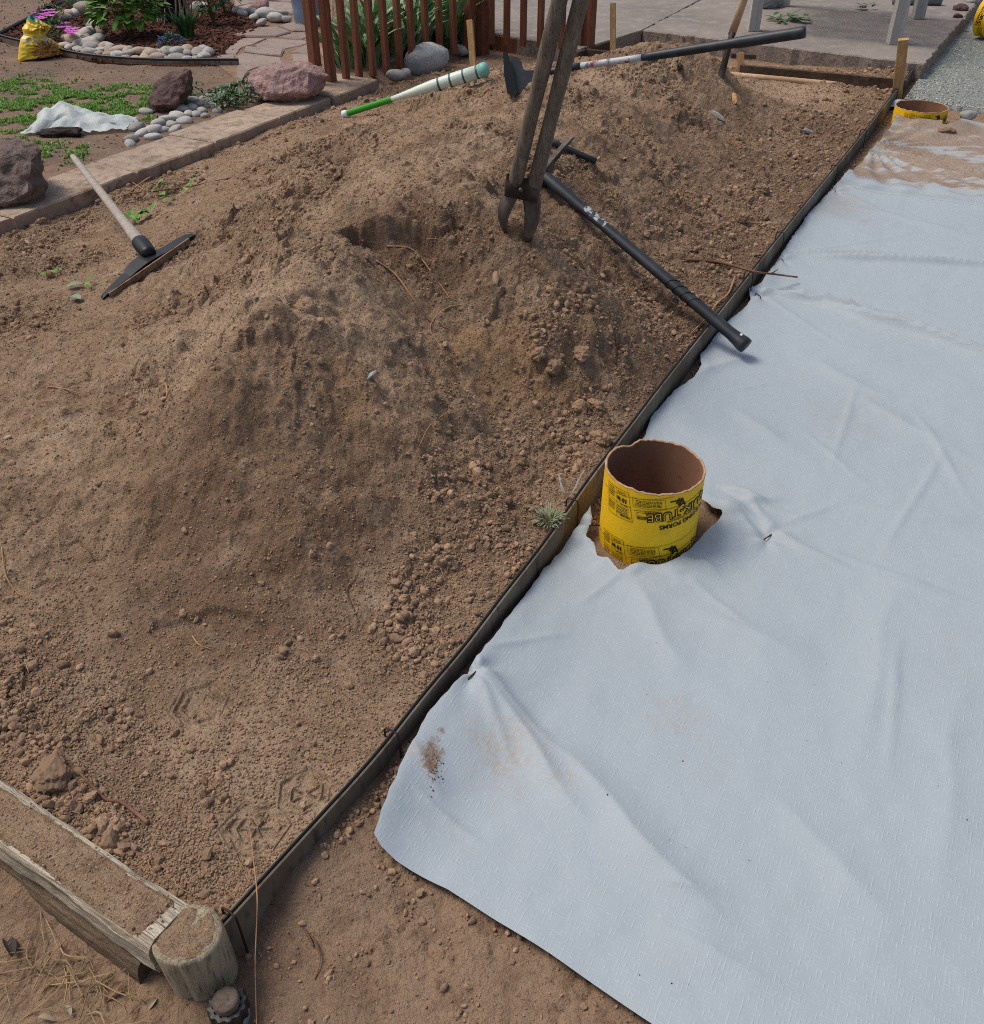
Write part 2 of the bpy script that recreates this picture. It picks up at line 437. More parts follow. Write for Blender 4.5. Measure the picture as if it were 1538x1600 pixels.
_A[:_n, :_n] = _phi(((C3[:, None, :2] - C3[None, :, :2])**2).sum(-1)) + np.eye(_n) * 3e-4
_A[:_n, _n] = 1; _A[:_n, _n+1:] = C3[:, :2]; _A[_n, :_n] = 1; _A[_n+1:, :_n] = C3[:, :2].T
_W = np.linalg.solve(_A, np.concatenate([C3[:, 2], [0, 0, 0]]))
def macro(x, y):
    z = _W[_n] + _W[_n+1] * x + _W[_n+2] * y
    for i in range(_n):
        z = z + _W[i] * _phi((x - C3[i, 0])**2 + (y - C3[i, 1])**2)
    return z
ROUGH = [(620, 960, .12, .22, .9), (740, 880, .10, .22, .75), (70, 1090, .11, .20, .9), (900, 640, .14, .28, 1), (1080, 470, .12, .3, .9), (640, 700, .25, .12, .8), (480, 1010, .11, .16, .8), (330, 1380, .09, .08, .8), (180, 860, .17, .12, .8), (560, 440, .42, .2, .6)]
FINE = [(330, 830, .22, .50, .9), (460, 780, .23, .42, .9), (120, 790, .2, .34, .85), (330, 1130, .09, .20, .95), (430, 1270, .085, .22, .95), (560, 1140, .085, .20, .85), (300, 1330, .088, .16, .8), (590, 640, .28, .2, .8), (760, 600, .17, .14, .9),
        (1250, 150, .07, .4, .7), (380, 1390, .085, .10, .7), (250, 1200, .09, .12, .7)]
def roughness(x, y):
    """1 = cloddy, 0 = fine smooth slide"""
    r = smooth(-.15, .4, fbm(x, y, .55, 3, 31))
    ev = edge_v(x, y)
    r = np.maximum(r, .9 * smooth(.75, .25, ev) * smooth(1.2, 2.0, y))
    w1_, w2_ = .4 * fbm(x, y, .15, 2, 33), .3 * fbm(x, y, .2, 2, 34)
    for (px, py, z, rad, k) in ROUGH:
        c = at(px, py, z); r = np.maximum(r, k * smooth(1.0, .4, np.hypot(x - c[0], (y - c[1]) * .8) / rad + w1_))
    for (px, py, z, rad, k) in FINE:
        c = at(px, py, z); r = r * (1 - k * smooth(1.0, .45, np.hypot(x - c[0], (y - c[1]) * .8) / rad + w2_))
    return r
FOOT = [(312, 1105, .062, .3), (400, 1290, .066, .1), (476, 1232, .056, .6)]
SCOOPS = [(618, 378, .49, .16, .09, .075, .80, 44), (690, 470, .37, .22, .20, .018, .4, 45), (500, 500, .44, .10, .06, .030, .7, 49), (760, 600, .22, .14, .12, .014, .5, 50), (420, 560, .40, .10, .05, .025, .7, 51), (340, 980, .13, .14, .05, .016, .75, 52)]
KNOBS = [(492, 476, .47, .07, .035, 53), (425, 530, .43, .08, .04, 54), (848, 548, .24, .09, .035, 55), (560, 590, .36, .06, .02, 56), (900, 330, .36, .07, .03, 57), (720, 300, .50, .08, .03, 58), (1060, 140, .42, .10, .04, 59), (960, 150, .40, .12, .04, 60), (350, 620, .38, .06, .025, 61), (80, 640, .2, .10, .03, 62), (250, 560, .30, .10, .03, 63), (660, 620, .27, .06, .025, 64), (1020, 260, .28, .08, .03, 65)]
def hexprint(x, y, cx, cy, r, rot):
    ca, sa = math.cos(rot), math.sin(rot)
    a, b = ((x - cx) * ca + (y - cy) * sa) / r, (-(x - cx) * sa + (y - cy) * ca) / r
    rr = np.hypot(a, b); th = np.arctan2(b, a)
    hexr = np.cos(np.pi / 6) / np.cos((th % (np.pi / 3)) - np.pi / 6)
    q = rr / hexr
    pad = smooth(1.06, .98, q)
    groove = smooth(.10, .04, np.abs(q - .62)) + smooth(.10, .04, np.abs(q - .93)) + smooth(.09, .03, np.abs(np.sin(th * 3)) * rr) * (q < .95)
    return pad * (-.0065 + .0072 * np.clip(groove, 0, 1) * smooth(-.35, .2, perlin(x * 28, y * 28, 7)))
def mound_z(x, y, fine=True, pre=None):
    x = np.asarray(x, float); y = np.asarray(y, float)
    z = macro(x, y) if pre is None else pre.copy()
    ev = edge_v(x, y)
    fade = smooth(.0, .12, ev) * smooth(7.6, 7.0, y)
    u = x * DU[0] + y * DU[1]; v = x * DV[0] + y * DV[1]
    z = z + fade * (.036 * fbm(x, y, .42, 3, 41) + .034 * fbm(x, y, .13, 4, 42, .6) * smooth(.08, .2, z))
    z = z + fade * smooth(.09, .22, z) * (.045 * fbm(u, v * .30, .17, 3, 47) + .03 * np.abs(fbm(x, y, .20, 3, 48)) - .012)
    # washed scoop with a broken lip below the crest
    for (px, py, zz_, ax_, ay_, dep_, hard, sd) in SCOOPS:
        c = at(px, py, zz_)
        dd = np.hypot((x - c[0]) / ax_, (y - c[1]) / ay_); k_ = dd < 1.6
        if k_.any(): z[k_] -= dep_ * smooth(1.0, hard, dd[k_] + .35 * fbm(x[k_], y[k_], .10, 3, sd))
    for (px, py, zz_, rad, hgt_, sd) in KNOBS:
        c = at(px, py, zz_); dd = np.hypot(x - c[0], y - c[1]) / rad; k_ = dd < 1.7
        if k_.any(): z[k_] += .7 * hgt_ * smooth(1.0, .5, dd[k_] + .5 * fbm(x[k_], y[k_], rad * .8, 3, sd))
    if not fine: return z
    r = roughness(x, y)
    z = z + fade * .012 * (fbm(u, v * .18, .05, 2, 43)) * smooth(.06, .3, z)
    z = z + (.005 + .009 * r) * fbm(x, y, .04, 4, 46, .6) * (.3 + .7 * fade)
    # broken, blocky crumb faces
    wx, wy = x + .018 * perlin(x * 22, y * 22, 70), y + .018 * perlin(x * 22 + 9, y * 22, 71)
    rb = np.clip(r + .25 * smooth(.15, .35, z), 0, 1)
    z = z + rb * fade * (.038 * (worley(wx, wy, .105, 72)[1] - .5) * smooth(.12, .25, z) + .019 * (worley(wx, wy, .047, 73)[1] - .5) + .008 * (worley(wx, wy, .022, 74)[1] - .5) * smooth(5, 3.4, y))
    foot = np.zeros_like(z)
    for (px, py, rr, rot) in FOOT:
        c = at(px, py, .09); foot = np.maximum(foot, smooth(1.35, 1.0, np.hypot(x - c[0], y - c[1]) / rr))
    r = r * (1 - .95 * foot)
    z = z - (.35 + .65 * r) * 0 + 0 * foot
    z = z + r * (.55 * .06 * lumps(x, y, .06, 61, .16 + .12 * smooth(2.3, 3.2, y)) + .6 * .03 * lumps(x, y, .032, 62, .30 + .2 * smooth(2.3, 3.2, y))) * (.4 + .6 * fade)
    z = z + (.25 * (1 - foot) + .75 * r) * .55 * .018 * lumps(x, y, .018, 63, .65) * smooth(5.5, 3.5, y) + .5 * .012 * lumps(x, y, .011, 64, .55) * smooth(3.2, 2.0, y) * (.35 * (1 - foot) + .65 * r)
    z = z + (.5 + .5 * r) * .006 * np.abs(fbm(x, y, .06, 4, 65, .6)) * (.3 + .7 * fade)
    cr = np.abs(fbm(x, y, .22, 3, 66)); z = z - .008 * smooth(.035, .0, cr) * smooth(.1, .4, fbm(x, y, .5, 2, 67))
    for (px, py, rr, rot) in FOOT:
        c = at(px, py, .09)
        m = np.hypot(x - c[0], y - c[1]) < rr * 1.3
        if m.any(): z[m] = z[m] + hexprint(x[m], y[m], c[0], c[1], rr, rot)
    z = np.minimum(z, .094 + np.clip(ev - .002, 0, None) * .9)
    return z
NR, NC = 980, 820
ys = .80 * (7.62 / .80) ** (np.linspace(0, 1, NR))
tline = lambda y: T1[0] + TD[0] / TD[1] * (y - T1[1])
kline = lambda y: K0[0] + KD[0] / KD[1] * (y - K0[1])
xr = xe(ys) - .008
xl = np.maximum(np.where(TD[1] > 0, tline(ys), -9), kline(ys))
xl = np.minimum(xl, xr - .004)
S = np.linspace(0, 1, NC)
MX = xl[:, None] + (xr - xl)[:, None] * S[None, :]
MY = np.repeat(ys[:, None], NC, 1)
mx, my = MX.ravel(), MY.ravel()
_ri, _ci = np.linspace(0, NR - 1, 230).astype(int), np.linspace(0, NC - 1, 190).astype(int)
_cz = macro(MX[np.ix_(_ri, _ci)], MY[np.ix_(_ri, _ci)])
_t = np.stack([np.interp(np.arange(NC), _ci, row) for row in _cz]); MACRO = np.stack([np.interp(np.arange(NR), _ri, _t[:, j]) for j in range(NC)], 1)
mz = mound_z(mx, my, pre=MACRO.ravel())
MZ = mz.reshape(NR, NC)
def mound_lookup(x, y):
    """surface height by bilinear lookup in the mound's own grid"""
    fi = np.clip(np.log(y / .80) / np.log(7.62 / .80) * (NR - 1), 0, NR - 1.001); a = np.interp(y, ys, xl); b = np.interp(y, ys, xr)
    fj = np.clip((x - a) / np.maximum(b - a, 1e-6) * (NC - 1), 0, NC - 1.001)
    i, j = fi.astype(int), fj.astype(int); u_, v_ = fi - i, fj - j
    return MZ[i, j] * (1-u_) * (1-v_) + MZ[i+1, j] * u_ * (1-v_) + MZ[i, j+1] * (1-u_) * v_ + MZ[i+1, j+1] * u_ * v_
mo = obj('dirt_mound', (np.stack([mx, my, mz], 1), grid_faces(NR, NC)), M_SOIL, smooth_=True, kind='stuff',
         label='long heap of loose brown dirt filling the bed between kerb and edging', cat='dirt')
def blob(px, py, z, r, asp=1.0):
    c = at(px, py, z)
    d = np.hypot(mx - c[0], (my - c[1]) * asp) / r + .35 * fbm(mx, my, .12, 3, 71)
    return smooth(1.0, .45, d)
dry = .55 * smooth(.05, .55, fbm(mx, my, .35, 4, 72)) + .35 * smooth(.2, .5, mz) * smooth(-.2, .4, fbm(mx, my, .2, 3, 73))
dry = dry + .55 * blob(590, 640, .30, .22, 1.6) + .45 * blob(1240, 150, .07, .45) + .25 * blob(450, 520, .42, .4) + .3 * blob(330, 1130, .09, .25) + .3 * blob(430, 1290, .085, .22)
dry = dry * (1 - .8 * blob(400, 760, .26, .55, .8)) + .28 * blob(480, 470, .48, .28) + .25 * blob(300, 540, .30, .35) + .25 * blob(680, 280, .5, .3) + .3 * blob(980, 120, .42, .4)
attr(mo, 'dry', np.clip(dry, 0, .85))
moist_dark = .5 * smooth(.1, .5, fbm(mx, my, .4, 3, 74)) + .5 * blob(620, 390, .43, .25, 1.5) + .35 * blob(300, 900, .16, .4) + .5 * blob(420, 740, .27, .45, .8) + .35 * smooth(.4, .1, edge_v(mx, my)) * smooth(1.2, 2, my) + .3 * blob(300, 1000, .12, .25)
moist_dark = moist_dark + .5 * smooth(.10, .02, kerb_d(mx, my) * -1) + .55 * smooth(1.15, .75, edge_v(mx, my)) * smooth(2.2, 3.0, my) * smooth(6.6, 5.6, my) * smooth(-.45, .2, fbm(mx, my, .3, 3, 75))  # darker kerb foot; edging-side slope darkened for moist soil and its self-shadowing
attr(mo, 'moist_dark', np.clip(moist_dark, 0, .85))
attr(mo, 'ochre', np.clip(.6 * blob(770, 600, .17, .20, 1.2) + .35 * blob(600, 640, .3, .2, 1.4) + .3 * blob(880, 590, .2, .1), 0, .7))

def on(px, py, lift=0.0):
    """point where a sight line meets the mound"""
    r = ray(px, py); t = np.linspace(.8, 7.6, 900) / r[1]
    P = np.array([0, 0, CAM_H])[None] + r[None] * t[:, None]
    z = mound_lookup(P[:, 0], P[:, 1])
    i = np.argmax(P[:, 2] < z)
    return np.array([P[i, 0], P[i, 1], z[i] + lift])
def mz1(x, y): return float(mound_lookup(np.array([x]), np.array([y]))[0])
def gz1(x, y): return float(ground_z(np.array([x]), np.array([y]))[0])

# ------------------------------------------------------------------ scatter (for what nobody could count)
def scatter(name, P, scl, variants, mt, label, cat, rot=None, idx=None, parent=None):
    coll = bpy.data.collections.new(name + '_variants')
    for k, vf in enumerate(variants):
        me = bpy.data.meshes.new(name + '_piece')
        me.from_pydata([tuple(v) for v in vf[0]], [], [tuple(f) for f in vf[1]]); me.update()
        me.materials.append(mt)
        coll.objects.link(bpy.data.objects.new(name + '_piece', me))
    P = np.asarray(P, float); n = len(P)
    me = bpy.data.meshes.new(name); me.vertices.add(n); me.vertices.foreach_set('co', P.ravel()); me.update()
    a = me.attributes.new('scl', 'FLOAT', 'POINT'); a.data.foreach_set('value', np.asarray(scl, np.float32))
    if rot is None: rot = RNG.uniform(0, 6.28, (n, 3))
    a = me.attributes.new('rot', 'FLOAT_VECTOR', 'POINT'); a.data.foreach_set('vector', np.asarray(rot, np.float32).ravel())
    if idx is None: idx = RNG.integers(0, len(variants), n)
    a = me.attributes.new('idx', 'INT', 'POINT'); a.data.foreach_set('value', np.asarray(idx, np.int32))
    me.materials.append(mt)
    o = bpy.data.objects.new(name, me); COL.objects.link(o); ORG[o.name] = np.zeros(3)
    if parent is not None: o.parent = parent; o.location = -Vector(ORG[parent.name])
    ng = bpy.data.node_groups.new(name + '_scatter', 'GeometryNodeTree')
    ng.interface.new_socket('Geometry', in_out='INPUT', socket_type='NodeSocketGeometry')
    ng.interface.new_socket('Geometry', in_out='OUTPUT', socket_type='NodeSocketGeometry')
    N, L = ng.nodes, ng.links
    gi, gout = N.new('NodeGroupInput'), N.new('NodeGroupOutput')
    ip = N.new('GeometryNodeInstanceOnPoints'); ci = N.new('GeometryNodeCollectionInfo')
    ci.inputs['Collection'].default_value = coll; ci.inputs['Separate Children'].default_value = True; ci.inputs['Reset Children'].default_value = True
    def na(nm, ty):
        q = N.new('GeometryNodeInputNamedAttribute'); q.data_type = ty; q.inputs['Name'].default_value = nm; return q.outputs['Attribute']
    L.new(gi.outputs[0], ip.inputs['Points']); L.new(ci.outputs[0], ip.inputs['Instance']); ip.inputs['Pick Instance'].default_value = True
    L.new(na('idx', 'INT'), ip.inputs['Instance Index']); L.new(na('rot', 'FLOAT_VECTOR'), ip.inputs['Rotation']); L.new(na('scl', 'FLOAT'), ip.inputs['Scale'])
    L.new(ip.outputs[0], gout.inputs[0])
    md = o.modifiers.new('scatter', 'NODES'); md.node_group = ng
    return tag(o, label, cat, kind='stuff')
def clod_variants(n, sub, seed):
    out = []
    for k in range(n):
        s = RNG.uniform(.5, 1.05, 3)
        out.append(rock((0, 0, 0), s, seed + k, sub, planes=7, angular=.95, rough=.16, freq=1.8))
    return out
CLODS = clod_variants(8, 2, 300)

# loose clods on the mound: many crumbs, fewer lumps, gathered at the toes of the slopes
def mound_points(n, boost):
    fi = RNG.uniform(0, 1, n * 4) ** .95; fs = RNG.uniform(0, 1, n * 4)
    y = .80 * (7.5 / .80) ** fi
    a = np.interp(y, ys, xl); b = np.interp(y, ys, xr)
    x = a + (b - a) * fs
    r = roughness(x, y)
    cl = smooth(-.05, .45, fbm(x, y, .16, 3, 81))
    w = (.02 + .98 * r ** 1.6) * (.10 + .90 * cl) if boost else .22 + .78 * r
    k = RNG.uniform(0, 1, n * 4) < w
    return x[k][:n], y[k][:n]
x1, y1 = mound_points(90000, True)
s1 = np.clip(.0024 * RNG.uniform(.02, 1, len(x1)) ** -.55, .0022, .014)
x2, y2 = mound_points(3200, True)
s2 = np.clip(.0046 * RNG.uniform(.02, 1, len(x2)) ** -.42, .005, .022)
x3, y3 = mound_points(80000, False)
s3 = RNG.uniform(.0018, .004, len(x3))
xs_, ys_, ss_ = np.concatenate([x1, x2, x3]), np.concatenate([y1, y2, y3]), np.concatenate([s1, s2, s3])
ss_ = ss_ * (1 + .16 * np.clip(ys_ - 2.5, 0, 4))
keep = edge_v(xs_, ys_) > .012 + ss_
for (px, py, rr, rot) in FOOT:
    c = at(px, py, .09); keep &= (np.hypot(xs_ - c[0], ys_ - c[1]) > rr * 1.05) | (RNG.uniform(0, 1, len(xs_)) < .12)
xs_, ys_, ss_ = xs_[keep], ys_[keep], ss_[keep]
scatter('soil_clods', np.stack([xs_, ys_, mound_lookup(xs_, ys_) + ss_ * .25], 1), ss_, CLODS, M_CLOD,
        'loose soil clods and crumbs strewn over the dirt heap', 'clods')

# crumbs on the bare ground near the camera, in the trench and over the yard
n = 22000
gx1 = RNG.uniform(-1.0, 1.0, n); gy1 = RNG.uniform(.55, 1.6, n)
cl = smooth(.0, .4, fbm(gx1, gy1, .12, 3, 83))
k = (RNG.uniform(0, 1, n) < .12 + .88 * cl) & (edge_v(gx1, gy1) < -.02)
gx1, gy1 = gx1[k], gy1[k]
gs1 = np.clip(.002 * RNG.uniform(.02, 1, len(gx1)) ** -.5, .0016, .009)
tu = RNG.uniform(1.0, 6.6, 5000); tx = xe(tu) + RNG.uniform(.018, .055, 5000)
ts = np.clip(.0026 * RNG.uniform(.02, 1, 5000) ** -.45, .002, .010)
yx = RNG.uniform(-6, 1.3, 6000); yy = RNG.uniform(4.2, 10.5, 6000)
ks = (kerb_d(yx, yy) > .4) | (yy > 7.5)
yx, yy = yx[ks], yy[ks]; ysz = RNG.uniform(.004, .012, len(yx))
ax_, ay_, as_ = np.concatenate([gx1, tx, yx]), np.concatenate([gy1, tu, yy]), np.concatenate([gs1, ts, ysz])
scatter('ground_crumbs', np.stack([ax_, ay_, ground_z(ax_, ay_) + as_ * .2], 1), as_, CLODS, M_CLOD,
        'small soil crumbs strewn over the bare ground', 'crumbs')
# big individual clods
for (px, py, s, sd, sq) in ((88, 1212, .048, 5, .55), (938, 690, .035, 6, .7), (865, 582, .035, 7, .8), (910, 560, .04, 8, .7), (1190, 300, .035, 9, .8),
                        (1160, 345, .03, 10, .8), (930, 640, .03, 12, .8), (390, 520, .03, 13, .6), (840, 555, .03, 14, .7), (905, 640, .028, 15, .8)):
    p = on(px, py)
    obj('dirt_clod', rock((p[0], p[1], p[2] + s * .25), (s, s * .8, s * sq), sd, 4, 9, .95, .22, rz=sd, freq=2.4, craggy=.10), M_CLOD, smooth_=False, group='big clods on the heap',
        label={5: 'flat brown dirt clod against the grey timber, largest clod near the camera', 6: 'brown dirt clod against the edging just above the yellow tube',
               7: 'orange brown dirt clod on the slope left of the sledge handle end'}.get(sd, 'large brown dirt clod on the slope facing the edging' if sd != 13 else 'brown dirt clod on the crest in the middle of the heap'), cat='clod')

# ------------------------------------------------------------------ edging
et = thing('garden_edging', 'grey board edging with black top strip between dirt heap and white fabric', 'edging', (EDGE[40][0], EDGE[40][1], 0))
def sweep(line, prof):
    V, Fc = [], []; m = len(prof); n = len(line)
    for i in range(n):
        d = line[min(i+1, n-1)] - line[max(i-1, 0)]; d = d / np.linalg.norm(d); nx = np.array([d[1], -d[0]])
        for (a, z) in prof: V.append((line[i][0] + nx[0] * a, line[i][1] + nx[1] * a, z + .0008 * math.sin(i * .35) + .0015 * math.sin(i * .13 + 1)))
    for i in range(n - 1):
        for k in range(m):
            k2 = (k + 1) % m; Fc.append((i*m + k, (i+1)*m + k, (i+1)*m + k2, i*m + k2))
    Fc.append(tuple(range(m))); Fc.append(tuple((n-1)*m + k for k in range(m - 1, -1, -1)))
    return V, Fc
wob = EDGE + np.stack([.0012 * np.sin(np.arange(len(EDGE)) * .31), 0 * EDGE[:, 0]], 1)
obj('board', sweep(wob, [(.0, -.05), (.006, -.05), (.006, .088), (.005, .095), (.001, .096), (0, .092)]), M_BOARD, et, smooth_=False)
obj('top_strip', sweep(wob, [(-.007, .04), (-.001, .04), (-.001, .096), (-.002, .099), (-.005, .099), (-.007, .096)]), M_CAP, et, smooth_=True)
def ev_at(px, py):
    p = at(px, py, .1)[:2]; i = np.argmin(((EDGE - p)**2).sum(1)); i = min(max(i, 1), len(EDGE) - 2)
    d = EDGE[i+1] - EDGE[i-1]; d = d / np.linalg.norm(d); return EDGE[i], np.array([d[1], -d[0]]), d
for (px, py) in ((613, 1150), (905, 790), (1180, 425), (1218, 362), (1310, 258), (1345, 212), (1398, 142), (355, 1432)):
    p, nx, d = ev_at(px, py)
    q = [(p[0] - nx[0]*.014, p[1] - nx[1]*.014, .05), (p[0] - nx[0]*.014, p[1] - nx[1]*.014, .105), (p[0] - nx[0]*.006, p[1] - nx[1]*.006, .116),
         (p[0] + nx[0]*.012, p[1] + nx[1]*.012, .115), (p[0] + nx[0]*.02, p[1] + nx[1]*.02, .10), (p[0] + nx[0]*.022, p[1] + nx[1]*.022, -.03)]
    obj('wire_clip', tube(catmull(q, 4), .0022, 6), M_WIRE, et, smooth_=True)

# ------------------------------------------------------------------ landscape fabric
def fabric_material():
    m = mat('white_fabric', '#9ea8ad', .62, attrs=(('dirt', '#7f6248', 140), ('dust', '#a3947f', 90)), spec=.3)
    n, l = m.node_tree.nodes, m.node_tree.links
    b = n['Principled BSDF']; cur = b.inputs['Base Color'].links[0].from_socket
    tc = n.new('ShaderNodeTexCoord'); mp = n.new('ShaderNodeMapping'); mp.inputs['Rotation'].default_value = (0, 0, R(28))
    l.new(tc.outputs['Object'], mp.inputs[0])
    facs = []
    for direc, sc in (('X', (160, 60, 1)), ('Y', (60, 160, 1))):
        w = n.new('ShaderNodeTexWave'); w.wave_type = 'BANDS'; w.bands_direction = direc; w.inputs['Scale'].default_value = 42; w.inputs['Distortion'].default_value = .6
        w.inputs['Detail'].default_value = 1; w.inputs['Detail Scale'].default_value = .3; l.new(mp.outputs[0], w.inputs['Vector'])
        s = n.new('ShaderNodeMapping'); s.inputs['Scale'].default_value = sc; l.new(mp.outputs[0], s.inputs[0])
        t = n.new('ShaderNodeTexNoise'); t.inputs['Scale'].default_value = 1; t.inputs['Detail'].default_value = 2; l.new(s.outputs[0], t.inputs['Vector'])
        r = n.new('ShaderNodeMapRange'); r.inputs['From Min'].default_value = .48; r.inputs['From Max'].default_value = .68; l.new(t.outputs['Fac'], r.inputs['Value'])
        r2 = n.new('ShaderNodeMapRange'); r2.inputs['From Min'].default_value = .55; r2.inputs['From Max'].default_value = 1.0; l.new(w.outputs['Fac'], r2.inputs['Value'])
        mu = n.new('ShaderNodeMath'); mu.operation = 'MULTIPLY'; l.new(r.outputs[0], mu.inputs[0]); l.new(r2.outputs[0], mu.inputs[1])
        facs.append(mu.outputs[0])
    mx_ = n.new('ShaderNodeMath'); mx_.operation = 'MAXIMUM'; l.new(facs[0], mx_.inputs[0]); l.new(facs[1], mx_.inputs[1])
    sc2 = n.new('ShaderNodeMath'); sc2.operation = 'MULTIPLY'; sc2.inputs[1].default_value = .24; l.new(mx_.outputs[0], sc2.inputs[0])
    x = n.new('ShaderNodeMix'); x.data_type = 'RGBA'; x.inputs['B'].default_value = lin('#cbd3d7'); l.new(sc2.outputs[0], x.inputs['Factor']); l.new(cur, x.inputs['A'])
    l.new(x.outputs['Result'], b.inputs['Base Color'])
    bp = n.new('ShaderNodeBump'); bp.inputs['Distance'].default_value = .0008; bp.inputs['Strength'].default_value = .7; l.new(mx_.outputs[0], bp.inputs['Height']); l.new(bp.outputs[0], b.inputs['Normal'])
    return m
M_FABRIC = fabric_material()
def to_uw(p): q = np.asarray(p)[..., :2]; return q @ DU, q @ -DV          # w grows to the right of the edging
FL = [(585, 1305), (592, 1283), (602, 1258), (625, 1205), (668, 1120), (712, 1072), (728, 1058), (742, 1040), (790, 975), (850, 893), (895, 838), (930, 790), (1005, 690), (1018, 655),
      (1055, 612), (1085, 590), (1096, 574), (1093, 560), (1130, 512), (1172, 474), (1170, 455), (1190, 445), (1230, 385), (1262, 338), (1305, 292), (1330, 262), (1365, 222), (1405, 172)]
def at_sheet(x, y):
    z = .02
    for _ in range(6): p = at(x, y, z); z = .022 + float(edge_rise(p[0], p[1]))
    return p
FLU = np.array([to_uw(at_sheet(x, y)) for x, y in FL])
_o = np.argsort(FLU[:, 0]); FLU = FLU[_o]
FB = [(585, 1305), (594, 1322), (618, 1344), (700, 1390), (860, 1490), (1020, 1600), (1300, 1800)]
FBU = np.array([to_uw(at_sheet(x, y)) for x, y in FB])
def seg_ridge(x, y, p, q, wid, amp, taper=.3):
    p, q = np.array(p), np.array(q); d = q - p; L = np.linalg.norm(d); d = d / L
    a = ((x - p[0]) * d[0] + (y - p[1]) * d[1]) / L; b = (x - p[0]) * -d[1] + (y - p[1]) * d[0]
    b = b + .35 * wid * perlin(a * L * 5, a * 0 + amp * 900, 3)
    return amp * (.45 * np.exp(-(b / wid)**2) + .55 * np.exp(-np.abs(b) / (wid * .45))) * smooth(-.05, .35, a) * smooth(1.05, .55, a)
PXR = [((1170, 462), (1400, 500), .022, .030), ((1240, 472), (1640, 590), .040, .034), ((1210, 404), (1420, 404), .018, .016), ((1230, 405), (1640, 430), .03, .022),
       ((720, 1030), (930, 1320), .05, .026), ((840, 1150), (1150, 1480), .07, .024), ((738, 1055), (780, 1180), .02, .008), ((1150, 790), (1290, 900), .05, .010),
       ((1196, 840), (1340, 905), .016, .013), ((1340, 900), (1540, 970), .03, .008), ((1120, 770), (1200, 800), .03, .030), ((1140, 800), (1230, 790), .025, .014),
       ((1200, 830), (1150, 770), .014, .010), ((980, 900), (1080, 1080), .08, .016), ((1050, 960), (1300, 1040), .10, .014), ((1400, 900), (1330, 1200), .08, .010),
       ((1130, 640), (1250, 720), .05, .010), ((1250, 560), (1400, 640), .06, .010), ((1320, 620), (1530, 740), .06, .010), ((1200, 1250), (1420, 1480), .08, .012),
       ((640, 1180), (700, 1280), .05, .012), ((1080, 600), (1180, 560), .04, .014), ((1000, 1450), (1250, 1560), .07, .010), ((1320, 330), (1540, 380), .05, .010),
       ((1300, 800), (1538, 830), .05, .010), ((1500, 1050), (1440, 1500), .09, .010)]
THIN = [((1200, 838), (1600, 985)), ((1195, 838), (1330, 790)), ((1200, 838), (1100, 770)), ((742, 1056), (880, 1200)), ((742, 1056), (810, 1230)), ((735, 1050), (900, 1000)), ((1184, 466), (1640, 600)), ((1184, 466), (1460, 470)), ((1184, 466), (1330, 560)),
        ((1222, 406), (1640, 425)), ((1222, 406), (1430, 372)), ((1305, 300), (1450, 305)), ((1305, 300), (1400, 350)), ((1340, 600), (1290, 760)), ((1250, 680), (1350, 770)), ((1420, 640), (1530, 820)), ((1130, 620), (1240, 600)), ((1060, 900), (1180, 1000)),
        ((1400, 1000), (1380, 1250)), ((640, 1250), (760, 1330)), ((1150, 790), (1290, 830)), ((1140, 800), (1200, 870)), ((1480, 700), (1360, 900)), ((1000, 1380), (1180, 1420)), ((980, 900), (900, 960))]
PINS = [(742, 1056), (1200, 838), (1222, 406), (1184, 462), (1305, 298), (932, 828)]
def fabric_z(x, y):
    z = .022 + .007 * fbm(x, y, .30, 3, 91) + .010 * fbm(x, y, .9, 2, 92) + .0012 * fbm(x, y, .05, 2, 93)
    for (a, b, w, h) in PXR:
        z = z + seg_ridge(x, y, at(*a)[:2], at(*b)[:2], w * .7, h * (1.5 if a[1] < 500 else .85))
    for (a, b) in THIN:
        z = z + seg_ridge(x, y, at(*a)[:2], at(*b)[:2], .011, .0055)
    for (px, py) in PINS:
        c = at_sheet(px, py); d = np.hypot(x - c[0], y - c[1])
        th = np.arctan2(y - c[1], x - c[0])
        z = z - .012 * np.exp(-(d / .02)**2) + .006 * np.exp(-(d / .07)**2) * np.cos(th * 5 + px) * smooth(.0, .03, d)
    ax = at(1022, 800, .05); d = np.hypot(x - ax[0] , y - ax[1] + .03)
    z = z + .020 * smooth(.30, .17, d) * (.4 + .6 * smooth(-.25, .2, fbm(x, y, .12, 2, 97)))
    return np.maximum(z, .006) + edge_rise(x, y)
def in_poly(x, y, poly):
    c = np.zeros(x.shape, bool); n = len(poly); j = n - 1
    for i in range(n):
        xi, yi = poly[i]; xj, yj = poly[j]
        m = ((yi > y) != (yj > y)) & (x < (xj - xi) * (y - yi) / (yj - yi + 1e-12) + xi)
        c ^= m; j = i
    return c
